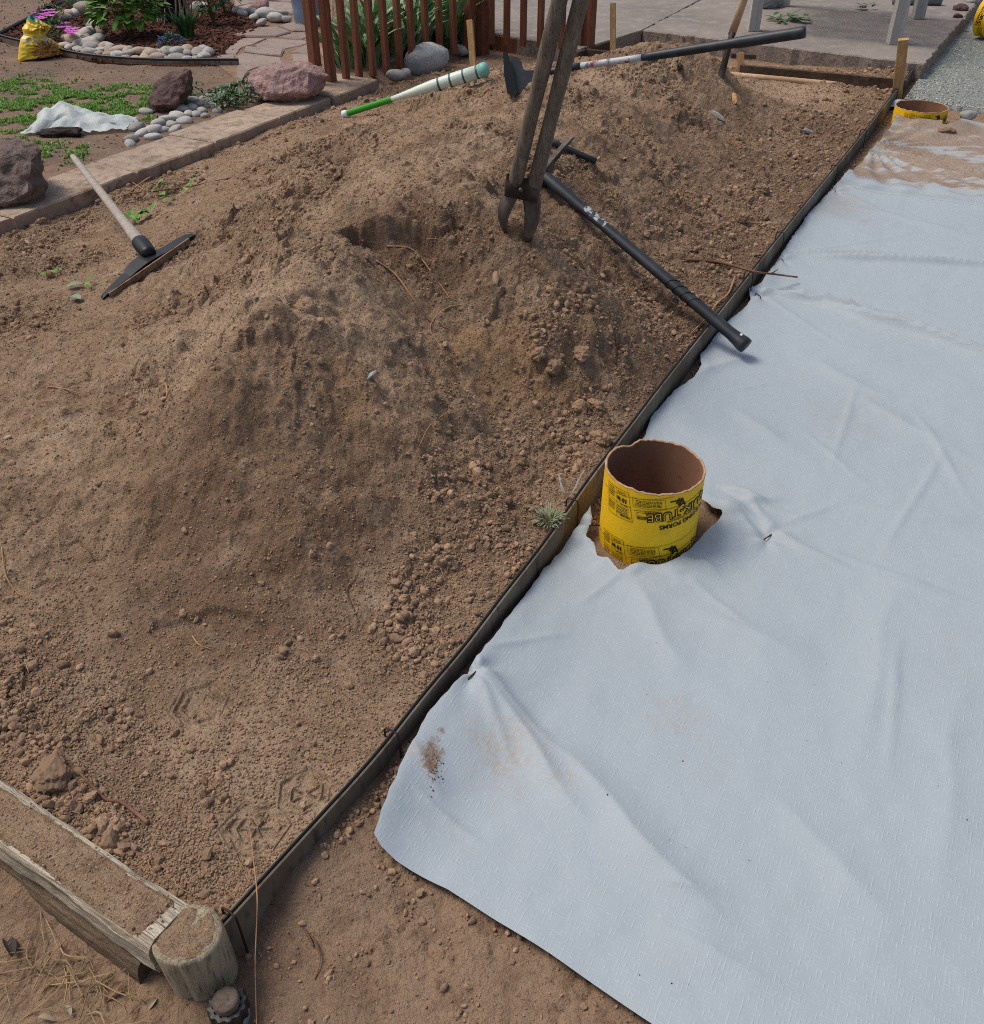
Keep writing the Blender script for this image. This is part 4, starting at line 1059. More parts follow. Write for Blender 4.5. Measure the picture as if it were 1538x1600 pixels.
def form_tube(name, label, c, rad, z0, z1, seed, dents=(), dz=(0, -.155), group=None, printed=True):
    t = thing(name, label, 'tube', (c[0], c[1], 0), group)
    seg = 96; rr = random.Random(seed)
    def rim(a):
        z = z1 + .004 * mnoise.noise(Vector((math.cos(a) * 2.2 + seed, math.sin(a) * 2.2, 1))) + .004 * mnoise.noise(Vector((math.cos(a) * 8, math.sin(a) * 8 + seed, 1))) + .002 * mnoise.noise(Vector((math.cos(a) * 22, math.sin(a) * 22 + seed, 1)))
        q = 0
        for (da, dw, dr, dzz) in dents:
            e = math.exp(-(((a - da + math.pi) % (2*math.pi) - math.pi) / dw)**2); q -= dr * e; z -= dzz * e
        return z, q
    def surf(off, zs):
        V = []
        for f in zs:
            for k in range(seg):
                a = 2*math.pi*k/seg; zt, q = rim(a); z = z0 + (zt - z0) * f
                r = rad + off + q * f**5 + .0012 * mnoise.noise(Vector((math.cos(a) * 3, math.sin(a) * 3, z * 12)))
                V.append((c[0] + r * math.sin(a), c[1] - r * math.cos(a), z))
        F_ = [(i*seg + k, i*seg + (k+1) % seg, (i+1)*seg + (k+1) % seg, (i+1)*seg + k) for i in range(len(zs) - 1) for k in range(seg)]
        return V, F_
    zs = np.concatenate([np.linspace(0, .9, 12), [.95, .98, 1]])
    w = obj('outer_wall', surf(0, zs), M_YEL, t, smooth_=True)
    V, F_ = surf(-.0055, zs); obj('inner_wall', (V, [f[::-1] for f in F_]), M_KRAFT, t, smooth_=True)
    Vr, Fr = [], []
    prof = [(.0003, -.0015), (.0006, .0004), (-.0005, .0014), (-.0028, .0018), (-.0050, .0012), (-.0059, .0), (-.0058, -.002)]
    for (o_, h_) in prof:
        for k in range(seg):
            a = 2*math.pi*k/seg; zt, q = rim(a); r = rad + o_ + q + .0012 * mnoise.noise(Vector((math.cos(a) * 9, math.sin(a) * 9, o_ * 300)))
            Vr.append((c[0] + r*math.sin(a), c[1] - r*math.cos(a), zt + h_))
    for i in range(len(prof) - 1):
        for k in range(seg): Fr.append((i*seg + k, i*seg + (k+1) % seg, (i+1)*seg + (k+1) % seg, (i+1)*seg + k))
    obj('torn_rim', (Vr, Fr), M_RIM, t, smooth_=True)
    if printed:
        fn = lambda s, z, lift: (c[0] + (rad + lift + .0012) * math.sin(s / rad), c[1] - (rad + lift + .0012) * math.cos(s / rad), z)
        P = tube_print(fn, z1 - .225, dz)
        def clip(mb):   # drop print that would stand above the rim
            V = mb.v; keep = [f for f in mb.f if all(z0 < V[i][2] < z1 - .004 for i in f)]; return (V, keep)
        obj('black_lettering', clip(P.mb), M_INK, w, kind='stuff'); obj('yellow_lettering', clip(P.my), M_INKY, w, kind='stuff')
    return t
tb = at(1022, 872, .03)
form_tube('form_tube', 'open yellow cardboard form tube standing in the cut fabric beside the edging', (tb[0], tb[1] + .131), .1295, -.06, .232, 3,
          dents=((R(208), .18, .010, .004), (R(215), .5, .004, 0), (R(130), .4, .003, .0)))
form_tube('form_tube', 'yellow cardboard form tube sunk to its rim in muddy fabric near the gravel', (T2[0], T2[1]), .158, -.10, .105, 9, dents=((R(60), .5, .004, .0),), dz=(0,), printed=True)
# tube lying on the gravel
lc = at(1536, 60, .04); lr = .15
la = np.array([.62, -.78, 0]); la /= np.linalg.norm(la); ln = np.array([-la[1], la[0], 0])
lo_ = np.array([lc[0], lc[1] + .1, .04 + lr])
l0 = lo_
lt = thing('form_tube', 'yellow cardboard form tube lying on its side on the gravel', 'tube', tuple(l0 * [1, 1, 0]))
def lying(s, z, lift): a = s / lr; return tuple(l0 + la * z + (lr + lift + .0006) * (-ln * math.cos(a) + np.array([0, 0, 1]) * math.sin(a)))
seg = 64
V = [lying(lr * 2*math.pi*k/seg, z, o_ - .0006) for (o_, z) in ((0, 0), (0, .4), (0, 1.2), (-.006, 1.2), (-.006, .4), (-.006, 0)) for k in range(seg)]
F_ = [(i*seg + k, i*seg + (k+1) % seg, ((i+1) % 6)*seg + (k+1) % seg, ((i+1) % 6)*seg + k) for i in range(6) for k in range(seg)]
lw = obj('outer_wall', (V, [f[::-1] for f in F_]), M_YEL, lt, smooth_=False)
P = Print(lambda s, z, lift: lying(s, z, lift))
for a0, zz in ((-.05, .02), (-.05, .12), (.02, .22), (-.05, .32)):
    P.text('QUIK-TUBE', a0, zz + .02, .036, .1, .0012); P.text('BUILDING FORMS', a0, zz, .02, .1, .0006); P.rows(a0 - .1, zz + .05, .09, 7, .006, .1, int(zz * 100))
obj('black_lettering', P.mb.vf(), M_INK, lw, kind='stuff')

# ------------------------------------------------------------------ post hole digger
gd = on(808, 360)
dt = thing('post_hole_digger', 'upright post hole digger with two grey wooden handles stuck in the dirt crest', 'digger', tuple(gd))
d0 = np.linalg.norm([gd[1] * CT, 0]) + (CAM_H - gd[2]) * ST
dep = gd[1] * CT + (CAM_H - gd[2]) * ST
for (b, tp) in (((806, 282), (876, -6)), ((836, 286), (909, -6))):
    a = atd(*b, dep - .10); e = atd(*tp, dep - .55); e = a + (e - a) * 1.25
    ln_ = [a + (e - a) * t for t in np.linspace(-.06, 1, 14)]
    obj('handle', tube(ln_, [.0225 + .001 * math.sin(i) for i in range(14)], 14), M_ASH, dt, smooth_=True)
def shell(ctrs, hws, dirn, thick=.003, arc=(-15, 195), bulge=.8):
    C = np.array(ctrs); n = len(C); m = 15; V = []
    ax = (C[-1] - C[0]); ax /= np.linalg.norm(ax)
    x = np.cross(ax, dirn); x /= np.linalg.norm(x); y = np.cross(x, ax)
    if y @ dirn < 0: y = -y
    for lay in (0, 1):
        for i in range(n):
            for k in range(m):
                a = R(arc[0] + (arc[1] - arc[0]) * k / (m - 1)); h = hws[i] - lay * thick
                V.append(C[i] + h * (math.cos(a) * x + bulge * math.sin(a) * y))
    F_ = []
    for lay in (0, 1):
        o_ = lay * n * m
        for i in range(n - 1):
            for k in range(m - 1):
                f = (o_ + i*m + k, o_ + i*m + k + 1, o_ + (i+1)*m + k + 1, o_ + (i+1)*m + k); F_.append(f if lay == 0 else f[::-1])
    for i in range(n - 1):
        for k in (0, m - 1): F_.append((i*m + k, (i+1)*m + k, n*m + (i+1)*m + k, n*m + i*m + k))
    for k in range(m - 1):
        for i in (0, n - 1): F_.append((i*m + k, i*m + k + 1, n*m + i*m + k + 1, n*m + i*m + k))
    return V, F_
pxm = lambda w, d: w * d / FPX
back = -ray(810, 330); back /= np.linalg.norm(back)
right = np.array([1.0, 0, 0])
lb = [(803, 292), (799, 304), (793, 316), (788, 330), (786, 342), (788, 355), (790, 366)]
rb = [(829, 294), (830, 306), (832, 320), (832, 336), (830, 352), (827, 367), (825, 379)]
obj('blade', shell([atd(*q, dep - .07 + .01 * i) for i, q in enumerate(lb)], [pxm(w, dep) for w in (13, 14, 14, 12, 9.5, 6.5, 3)], back * .75 - right * .65, bulge=.55), M_STEELB, dt, smooth_=True)
obj('blade', shell([atd(*q, dep - .07 + .01 * i) for i, q in enumerate(rb)], [pxm(w, dep) for w in (15, 15, 14.5, 13, 11.5, 8.5, 5)], back * .9 + right * .4, bulge=.55), M_STEELB, dt, smooth_=True)
# bracket that clasps both handles
bc0, bc1 = atd(819, 278, dep - .09), atd(814, 312, dep - .07)
bx = atd(846, 284, dep - .09) - atd(792, 272, dep - .09); bx = bx / 2
by = back * .033
V, F_ = [], []
m = 28
for lay, sc__ in ((0, 1.0), (1, .93)):
    for c_, ss__ in ((bc0, 1.0), (bc0 * .6 + bc1 * .4, 1.02), (bc1, .96)):
        for k in range(m):
            a = 2*math.pi*k/m; ca, sa = math.cos(a), math.sin(a)
            px_ = math.copysign(abs(ca) ** .55, ca); py_ = math.copysign(abs(sa) ** .7, sa)
            pinch = 1 - .35 * math.exp(-(ca / .22)**2)
            V.append(c_ + bx * px_ * ss__ * sc__ + by * py_ * pinch * sc__)
for lay in (0, 1):
    for i in range(2):
        for k in range(m):
            f = (lay*3*m + i*m + k, lay*3*m + i*m + (k+1) % m, lay*3*m + (i+1)*m + (k+1) % m, lay*3*m + (i+1)*m + k); F_.append(f)
for i in (0, 2):
    for k in range(m): F_.append((i*m + k, i*m + (k+1) % m, 3*m + i*m + (k+1) % m, 3*m + i*m + k))
obj('bracket', (V, F_), M_STEEL, dt, smooth_=True)
bp_ = atd(814, 297, dep - .118)
obj('hinge_bolt', tube([bp_ - back * .02, bp_ + back * .004, bp_ + back * .008], [.008, .008, .005], 10), M_STEELB, dt, smooth_=True)

# ------------------------------------------------------------------ pickaxe with black handle across the edging
def march(px, A, B):
    """point on line A->B (beyond B) whose image column is px"""
    best = None
    for t in np.linspace(.8, 1.6, 600):
        q = A + (B - A) * t; d = q[1] * CT + (CAM_H - q[2]) * ST; e = abs(CX + FPX * q[0] / d - px)
        if best is None or e < best[0]: best = (e, q)
    return best[1]
pa = on(846, 290); pa[2] += .045
pb = at(1115, 498, .132)
pe = march(1166, pa, pb)
pk = thing('pickaxe', 'pickaxe with long black handle lying down the slope across the edging', 'pickaxe', tuple(pb))
L_ = pe - pa
hp = [pa + L_ * t for t in (-.02, .03, .12, .17, .22, .32, .42, .6, .75, .93, .965, .985, 1.0)]
up_ = np.array([0, 0, 1.0])
ho = obj('handle', tube(hp, [.026, .027, .027, .0235, .021, .021, .0235, .024, .0245, .025, .029, .033, .031], 18, flat=.82, up=up_), M_BLACK, pk, smooth_=True)
for k in range(4):   # moulded grip bands
    c_ = pa + L_ * (.66 + .035 * k); dl = L_ / np.linalg.norm(L_)
    x_, y_, z_ = frame(dl)
    ring = [c_ + .0252 * (math.cos(a) * x_ + .84 * math.sin(a) * y_) + dl * .018 * math.cos(a) for a in np.linspace(0, 2*math.pi, 25)]
    obj('grip_ring', tube(ring, .0013, 5, cap=False), M_CAP, ho, smooth_=True)
def patch(a, b, r, a0, a1, lift=.0008, flat=.82, n=8, m=10):
    d = b - a; x = np.cross(up_, d); x /= np.linalg.norm(x); y = np.cross(d, x); y /= np.linalg.norm(y)
    V = [a + d * i / n + (r + lift) * (math.cos(t) * x + flat * math.sin(t) * y) for i in range(n + 1) for t in np.linspace(R(a0), R(a1), m)]
    return V, [(i*m + k, i*m + k + 1, (i+1)*m + k + 1, (i+1)*m + k) for i in range(n) for k in range(m - 1)]
M_STICK = mat('worn_sticker', '#3a3f45', .6, var=((60, '#aab0b5', .50, .56, 2), (25, '#23282c', .58, .66)))
obj('worn_label', patch(pa + L_ * .225, pa + L_ * .33, .0212, 30, 150), M_STICK, ho, smooth_=True)
hl = pa + L_ * .972; dl = L_ / np.linalg.norm(L_)
obj('lanyard_hole', tube([hl + up_ * .020, hl + up_ * .0265], [.008, .008], 14, flat=.6), mat('pale_hole', '#cfd6dc', .6), ho)
hd0 = atd(893, 214, pa[1] * CT + (CAM_H - pa[2]) * ST + .02)
hv = (hd0 - pa)
V, F_ = [], []
for (t, w, h) in ((-.9, .008, .006), (-.5, .012, .012), (-.1, .022, .02), (.1, .022, .02), (.35, .011, .010), (.7, .011, .007), (1.0, .013, .004)):
    c_ = pa + hv * t - up_ * .06 * (t * t) * (1 if t < 0 else 0); x_, y_, z_ = frame(hv)
    for (sx, sy) in ((-1, -1), (1, -1), (1, 1), (-1, 1)): V.append(c_ + x_ * w * sx + y_ * h * sy)
for i in range(6):
    for k in range(4): F_.append((i*4 + k, i*4 + (k+1) % 4, (i+1)*4 + (k+1) % 4, (i+1)*4 + k))
F_ += [(3, 2, 1, 0), (24, 25, 26, 27)]
obj('head', (V, F_), M_STEEL, pk)
# short black pipe sticking out of the dirt behind the digger
q0, q1 = on(872, 233) + [0, 0, .018], on(931, 264) + [0, 0, .026]
ptg = thing('black_pipe', 'short black pipe poking out of the dirt behind the digger', 'pipe', tuple(q1))
pw = obj('wall', tube([q0 + (q1 - q0) * t for t in np.linspace(-.3, 1, 6)], .0125, 16, cap=False), M_BLACK, ptg, smooth_=True)
obj('dark_end_plug', tube([q1 - (q1 - q0) * .08, q1 + (q1 - q0) * .001], .0105, 16), mat('inside_shade', '#0d0d0d', .9), ptg)  # solid black plug stands for the shade inside the pipe
pw.modifiers.new('wall', 'SOLIDIFY').thickness = .002

# ------------------------------------------------------------------ mattock in the foreground heap
mc = on(232, 408)
mt_ = thing('mattock', 'mattock with pale wooden handle and dark head lying on the left of the heap', 'mattock', tuple(mc))
mcz = mc + [0, 0, .045]
tip = atd(114, 244, 4.28)
ax_ = tip - mcz
obj('handle', tube([mcz + ax_ * t for t in np.linspace(-.03, 1, 14)], np.concatenate([[.026, .0265, .025, .022], np.linspace(.020, .0155, 9), [.012]]), 14, flat=.8), M_ASH2, mt_, smooth_=True)
e0, e1 = on(156, 468) + [0, 0, .004], on(304, 380) + [0, 0, .03]
hx = (e1 - e0); hl_ = np.linalg.norm(hx); hx = hx / hl_
hn = ax_ / np.linalg.norm(ax_); hy = hn - hx * (hn @ hx); hy /= np.linalg.norm(hy); hz_ = np.cross(hx, hy)
mid_ = e0 + hx * hl_ * .5
prof = [(-.50, -.026, -.030, .004), (-.46, -.012, -.032, .008), (-.38, .004, -.033, .010), (-.28, .016, -.034, .010), (-.19, .026, -.034, .010), (-.12, .050, -.034, .014), (0, .056, -.036, .018), (.12, .050, -.034, .014), (.17, .030, -.034, .010), (.24, .020, -.034, .010),
        (.34, .022, -.033, .010), (.42, .020, -.030, .009), (.47, .012, -.028, .007), (.50, -.010, -.022, .004)]
V, F_ = [], []
for (t, hi, lo, th) in prof:
    c_ = mid_ + hx * hl_ * t
    c_ = c_ + hy * (.012 - .05 * t * t)
    for (h, s) in ((lo, -1), (lo, 1), (hi * .5, 1), (hi, 1), (hi, -1), (hi * .5, -1)): V.append(c_ + hy * h * .8 + hz_ * th * s * (1 if h > lo else 1.0))
for i in range(len(prof) - 1):
    for k in range(6): F_.append((i*6 + k, i*6 + (k+1) % 6, (i+1)*6 + (k+1) % 6, (i+1)*6 + k))
F_ += [tuple(range(5, -1, -1)), tuple((len(prof)-1)*6 + k for k in range(6))]
ho_ = obj('head', (V, F_), M_BLADE, mt_)
obj('soiled_edge', beam(mid_ - hx * hl_ * .44 + hy * (-.030), mid_ + hx * hl_ * .42 + hy * (-.026), .024, .007, .001, up=hy), mat('soil_caked_steel', '#8a7560', .9, var=((40, '#5e4a3a', .45, .7),), bumps=((80, .003),)), mt_)
obj('eye_socket', tube([mcz - hn * .055 + hz_ * .004, mcz - hn * .03, mcz + hn * .035, mcz + hn * .07, mcz + hn * .078], [.024, .031, .034, .033, .029], 16, flat=.9), M_BLADE, mt_, smooth_=True)

# ------------------------------------------------------------------ long black hoe lying over the far crest
_h = on(806, 146); dk = min(5.42, _h[1] * CT + (CAM_H - _h[2]) * ST + .06)
def plate(px, d, thick, bow=0.0):
    P_ = [atd(x_, y_, d) for x_, y_ in px]; nrm = -ray(px[0][0], px[0][1]); nrm /= np.linalg.norm(nrm); n = len(P_)
    V = [p + nrm * thick / 2 for p in P_] + [p - nrm * thick / 2 for p in P_]
    F_ = [tuple(range(n)), tuple(range(2*n - 1, n - 1, -1))] + [(i, n + i, n + (i+1) % n, (i+1) % n) for i in range(n)]
    return V, F_
hh = on(815, 135)
hoe = thing('long_hoe', 'long black handled hoe resting across the far crest of the heap', 'hoe', tuple(hh))
obj('blade', plate([(786, 80), (793, 82), (800, 100), (803, 118), (808, 142), (801, 150), (793, 146), (788, 118)], dk - .12, .05), M_BLADE, hoe)
obj('blade', plate([(798, 88), (808, 89), (815, 96), (818, 108), (826, 111), (834, 109), (836, 126), (825, 130), (822, 144), (808, 146), (802, 124)], dk - .10, .03), M_BLACK, hoe)
h0, h1, h2, h3 = atd(826, 118, dk), atd(908, 103, dk - .12), atd(1003, 90, dk - .28), atd(1259, 50, dk - .62)
hs = obj('shaft', tube([h0 + (h1 - h0) * t for t in np.linspace(0, 1, 6)], [.023, .018, .016, .016, .016, .016], 14), M_BLACK, hoe, smooth_=True)
M_LBL = mat('printed_shaft_label', '#b9bdc0', .5, var=((14, '#9c3f3f', .54, .58), (30, '#6b7075', .55, .62)))
obj('label_sleeve', tube([h1 + (h2 - h1) * t for t in np.linspace(0, 1, 6)], .0155, 14), M_LBL, hoe, smooth_=True)
gl = [h2 + (h3 - h2) * t for t in (0, .05, .3, .58, .6, .97, .99, 1)]
obj('grip', tube(gl, [.0155, .020, .0215, .0215, .0245, .0255, .025, .022], 18), M_BLACK, hoe, smooth_=True)

# ------------------------------------------------------------------ shovel standing in the far crest
sb = on(1128, 116); sd_ = sb[1] * CT + (CAM_H - sb[2]) * ST
sh = thing('shovel', 'shovel with pale wooden handle stuck upright in the far end of the heap', 'shovel', tuple(sb))
s0, s1, s2_ = atd(1124, 130, sd_ + .02), atd(1145, 50, sd_ - .12), atd(1176, -40, sd_ - .35)
obj('socket', tube([s0 + (s1 - s0) * t for t in np.linspace(-.5, 1, 7)], [.045, .04, .034, .028, .025, .024, .025], 14, flat=.7), M_STEEL, sh, smooth_=True)
obj('handle', tube([s1 + (s2_ - s1) * t for t in np.linspace(-.05, 3.2, 8)], .022, 14), M_POLE, sh, smooth_=True)
rv = (s0 * .2 + s1 * .8); obj('rivet', tube([rv + back * .02, rv + back * .03], .006, 8), M_STEELB, sh)
# blade buried below the surface
V, F_ = shell([s0 + (s0 - s1) * t for t in (.1, .35, .7, 1.1)], [.07, .11, .11, .03], back, .003, (0, 180), .3)
obj('blade', (V, F_), M_STEEL, sh, smooth_=True)

# ------------------------------------------------------------------ toy bat
b0, b1 = on(542, 184, .02), on(763, 126, .03)
if b1[1] > 7: b1 = at(763, 126, .18)
bat = thing('toy_bat', 'pale plastic toy bat with green grip lying on the back of the heap', 'bat', tuple(b0))
bl = b1 - b0; bat_p = lambda t: b0 + bl * t + np.array([0, 0, .03]) * t
obj('knob', tube([bat_p(-.03), bat_p(-.025), bat_p(0), bat_p(.012)], [.015, .022, .022, .016], 16), mat('white_plastic', '#dfe3e4', .45), bat, smooth_=True)
gr_ = obj('grip', tube([bat_p(t) for t in np.linspace(.01, .33, 40)], [.0165 + .002 * (i % 2) for i in range(40)], 16), mat('green_ribbed_grip', '#3f9a2c', .55), bat, smooth_=False)
brl = obj('barrel', tube([bat_p(t) for t in (.33, .42, .52, .62, .8, .96)], [.015, .019, .027, .034, .037, .037], 20), mat('translucent_white_plastic', '#cfdccf', .35, var=((5, '#e3e4cd', .4, .7),), sub=.3), bat, smooth_=True)
for t in (.665, .745, .835, .925):
    obj('dark_band', tube([bat_p(t), bat_p(t + .012)], .0374, 20), mat('dark_green_band', '#3d5f55', .4), brl)
obj('end_cap', tube([bat_p(t) for t in (.95, .965, .985, 1.0)], [.038, .041, .04, .026], 20), mat('aqua_plastic_cap', '#7fb8ad', .45), bat, smooth_=True)

# ------------------------------------------------------------------ stakes and lumber
def stake(label, base, top_px, depth_top, w, name='wooden_stake'):
    e = atd(*top_px, depth_top); a = np.array(base); d = (e - a); d /= np.linalg.norm(d)
    obj(name, beam(a - d * .12, e, w, w * .55, .002, up=(0.3, 1, 0)), M_PINE, loc=tuple(a), label=label, cat='stake', group='wooden stakes')
def dpt(p): return p[1] * CT + (CAM_H - p[2]) * ST
q = at(741, 122, .06); stake('pale wooden stake standing behind the toy bat', q, (734, 31), dpt(q) - .12, .042)
q = at(958, 76, .12); stake('pale wooden stake near the railing at the slab corner', q, (958, 5), dpt(q) - .10, .042)
q = at(1402, 147, .06); stake('tall pale wooden stake at the end of the dark form board', q, (1412, 61), dpt(q) - .25, .062)
q = at(1158, 116, .06); stake('short pale wooden stake behind the shovel', q, (1157, 82), dpt(q) - .06, .05)
a, b = at(1157, 107, .10), at(1416, 131, .10)
obj('form_board', beam((a[0], a[1], .058), (b[0], b[1], .058), .042, .135, .004, nseg=40, rough=.003), M_DARKW, label='long dark board on edge between the two right stakes', cat='board')
a, b = at(1140, 117, .085), at(1325, 134, .055)
obj('wooden_pole', tube([a + (b - a) * t for t in (0, .3, .6, .97, 1)], [.021, .021, .021, .021, .015], 12), M_POLE, smooth_=True, label='bare round wooden pole lying in front of the dark board', cat='pole')
a, b = at(1143, 86, .12), at(1182, 88, .12)
obj('wood_offcut', beam(a, b, .06, .03, .003), M_DARKW, label='small dark wood offcut lying beside the shovel', cat='offcut')
a, b = at(900, 86, .10), at(998, 52, .10)
obj('form_board', beam((a[0], a[1], .055), (b[0], b[1], .055), .035, .13, .003), M_DARKW, label='brown form board along the slab edge behind the heap', cat='board')
a, b = at(905, 82, .10), at(965, 88, .10)
obj('form_board', beam((a[0], a[1] + .05, .06), (b[0], b[1] + .05, .06), .035, .12, .003), M_DARKW, label='short brown form board at the railing corner', cat='board')

# ------------------------------------------------------------------ railing
fA, fB, fC = at(508, 142, .06), at(747, 76, .06), at(918, 88, .06)
rl = thing('wooden_railing', 'stained redwood railing with square pickets behind the heap', 'railing', tuple(fA * [1, 1, 0] + [0, 0, .0]))
def post(p, w, z0, z1, name='post', dx=0.0):
    dF = (fB - fA)[:2]; dF = dF / np.linalg.norm(dF)
    obj(name, box((p[0] + dx, p[1], (z0 + z1) / 2), w / 2, w / 2, (z1 - z0) / 2, ((dF[0], dF[1], 0), (-dF[1], dF[0], 0), (0, 0, 1)), .003), M_REDW, rl)
def along(A, B, xs, z0, w=.04):
    for xp in xs:
        best = min(np.linspace(0, 1, 400), key=lambda t: abs(CX + FPX * (A + (B - A) * t)[0] / dpt(A + (B - A) * t + np.array([0, 0, .15])) - xp))
        p = A + (B - A) * best; post(p, w, z0, 1.05, 'picket')
post(at(497, 141, .06), .06, .0, 1.1); post(at(519, 137, .06), .055, .02, 1.1)
along(fA, fB, (539, 559, 581, 602, 623, 643, 665, 687, 709), .07)
post(at(735, 77, .06), .07, .0, 1.1); post(at(752, 74, .06), .095, .0, 1.1); 
along(fB, fC, (768, 792, 818, 845, 878), .10)
post(at(905, 86, .06), .05, .06, 1.05, 'picket'); post(at(918, 86, .06), .075, .0, 1.1)
for A_, B_ in ((fA, fB), (fB, fC)):
    for z in (.93,):
        obj('rail', beam((A_[0], A_[1], z), (B_[0], B_[1], z), .035, .09, .003), M_REDW, rl)
rm0, rm1 = at(748, 55, .1), at(912, 82, .1)
obj('rim_joist', beam((rm0[0], rm0[1] + .03, .055), (rm1[0], rm1[1] + .03, .055), .04, .12, .003), M_REDW, rl)
rm2 = at(697, 80, .05)
obj('skirt_board', beam((rm2[0], rm2[1], .04), (rm0[0] - .02, rm0[1] - .03, .06), .035, .10, .003), M_REDW, rl)

# ------------------------------------------------------------------ boulders
M_BROWNR = mat('dark_brown_boulder', '#5a4540', .85, var=((5, '#7b6259', .48, .72), (16, '#3a2b28', .5, .74), (60, '#8f7d74', .62, .78)), bumps=((9, .03), (40, .010), (140, .003)))
M_GREYR = mat('grey_brown_boulder', '#6b5c54', .85, var=((5, '#857770', .48, .72), (16, '#463a35', .5, .74), (70, '#9a8f86', .62, .78)), bumps=((9, .03), (40, .010), (140, .003)))
M_PINKR = mat('pink_granite', '#947872', .8, var=((6, '#b8958c', .45, .7), (14, '#6f4c48', .52, .75), (60, '#cdb8ae', .62, .76)), bumps=((10, .025), (40, .008), (140, .003)))
M_COB = mat('river_cobble', '#a3a099', .75, var=((8, '#bcb8ae', .45, .7), (30, '#6f6d68', .52, .75), (120, '#5b5753', .62, .78)), bumps=((40, .002),), rand=.25)
M_COBT = mat('tan_cobble', '#a3927e', .75, var=((8, '#b5a693', .45, .7), (40, '#7c6a59', .54, .75)), bumps=((40, .002),), rand=.2)
M_GRAN = mat('grey_granite', '#b4b3ae', .85, var=((50, '#85847f', .54, .68), (130, '#cfcec9', .56, .68)), bumps=((60, .004),))
def hull_rock(px, d, th, seed, amp=.012, sub=4, bulge=.35):
    """angular boulder: convex hull of a measured outline at several depths, broken up by noise"""
    rr = random.Random(seed); cx_, cy_ = np.mean([q[0] for q in px]), np.mean([q[1] for q in px])
    bm = bmesh.new()
    for (x_, y_) in px:
        for (dd, k) in ((rr.uniform(.25, .45), 1.0), (rr.uniform(.75, 1.0), rr.uniform(.6, .85)), (rr.uniform(.0, .1), rr.uniform(.45, .7))):
            bm.verts.new(Vector(atd(cx_ + (x_ - cx_) * k, cy_ + (y_ - cy_) * k, d + th * (dd - .3))))
    r_ = bmesh.ops.convex_hull(bm, input=list(bm.verts))
    bmesh.ops.delete(bm, geom=[v for v in set(r_['geom_interior']) if isinstance(v, bmesh.types.BMVert)], context='VERTS')
    bmesh.ops.dissolve_limit(bm, angle_limit=R(9), verts=list(bm.verts), edges=list(bm.edges))
    bmesh.ops.triangulate(bm, faces=list(bm.faces))
    for it in range(sub):
        bmesh.ops.subdivide_edges(bm, edges=list(bm.edges), cuts=1, use_grid_fill=True)
        if it == 1: bmesh.ops.smooth_vert(bm, verts=list(bm.verts), factor=.22, use_axis_x=True, use_axis_y=True, use_axis_z=True)
    bmesh.ops.triangulate(bm, faces=list(bm.faces))
    bm.normal_update()
    sz = th
    for v in bm.verts:
        p = v.co / sz * 2.2 + Vector((seed, seed * .3, 0))
        n_ = mnoise.ridged_multi_fractal(p, .9, 2.2, 5, 1.0, 2.0) - 1.0
        st = mnoise.noise(Vector((p.x * .6 + p.z * 3.5, p.y * .6, p.z * 1.2)))
        v.co += v.normal * amp * (-.55 * n_ + .6 * st + .5 * mnoise.noise(p * 4))
    bm.verts.index_update()
    V = np.array([v.co[:] for v in bm.verts]); F_ = [tuple(v.index for v in f.verts) for f in bm.faces]
    bm.free(); return V, F_
def dpt0(p): return p[1] * CT + (CAM_H - p[2]) * ST
obj('boulder', hull_rock([(-70, 262), (-35, 226), (26, 212), (66, 232), (69, 258), (64, 268), (74, 300), (66, 324), (18, 342), (-70, 352)], dpt0(at(25, 330, .06)) - .02, .34, 3, .022), M_GREYR, smooth_=False, label='large jagged grey brown boulder at the left end of the kerb', cat='boulder')
obj('boulder', hull_rock([(229, 160), (236, 140), (245, 122), (290, 105), (299, 108), (303, 138), (294, 152), (276, 172), (240, 183), (231, 176)], dpt0(at(262, 176, .07)) - .02, .26, 8, .014), M_BROWNR, smooth_=False, label='dark brown leaning boulder standing among small white cobbles', cat='boulder')
obj('boulder', hull_rock([(386, 128), (395, 108), (428, 97), (470, 95), (502, 104), (514, 118), (508, 138), (492, 152), (450, 164), (412, 158), (391, 144)], dpt0(at(450, 160, .09)) - .02, .34, 5, .018), M_PINKR, smooth_=False, label='pink granite boulder resting on the stone kerb', cat='boulder')
p = at(665, 110, .04)
obj('boulder', rock((p[0], p[1] + .08, .10), (.175, .12, .115), 52, 4, 8, .25, .05, rz=.3, tilt=(0, -.15)), M_GRAN, smooth_=True, label='rounded speckled grey boulder at the foot of the railing', cat='boulder')

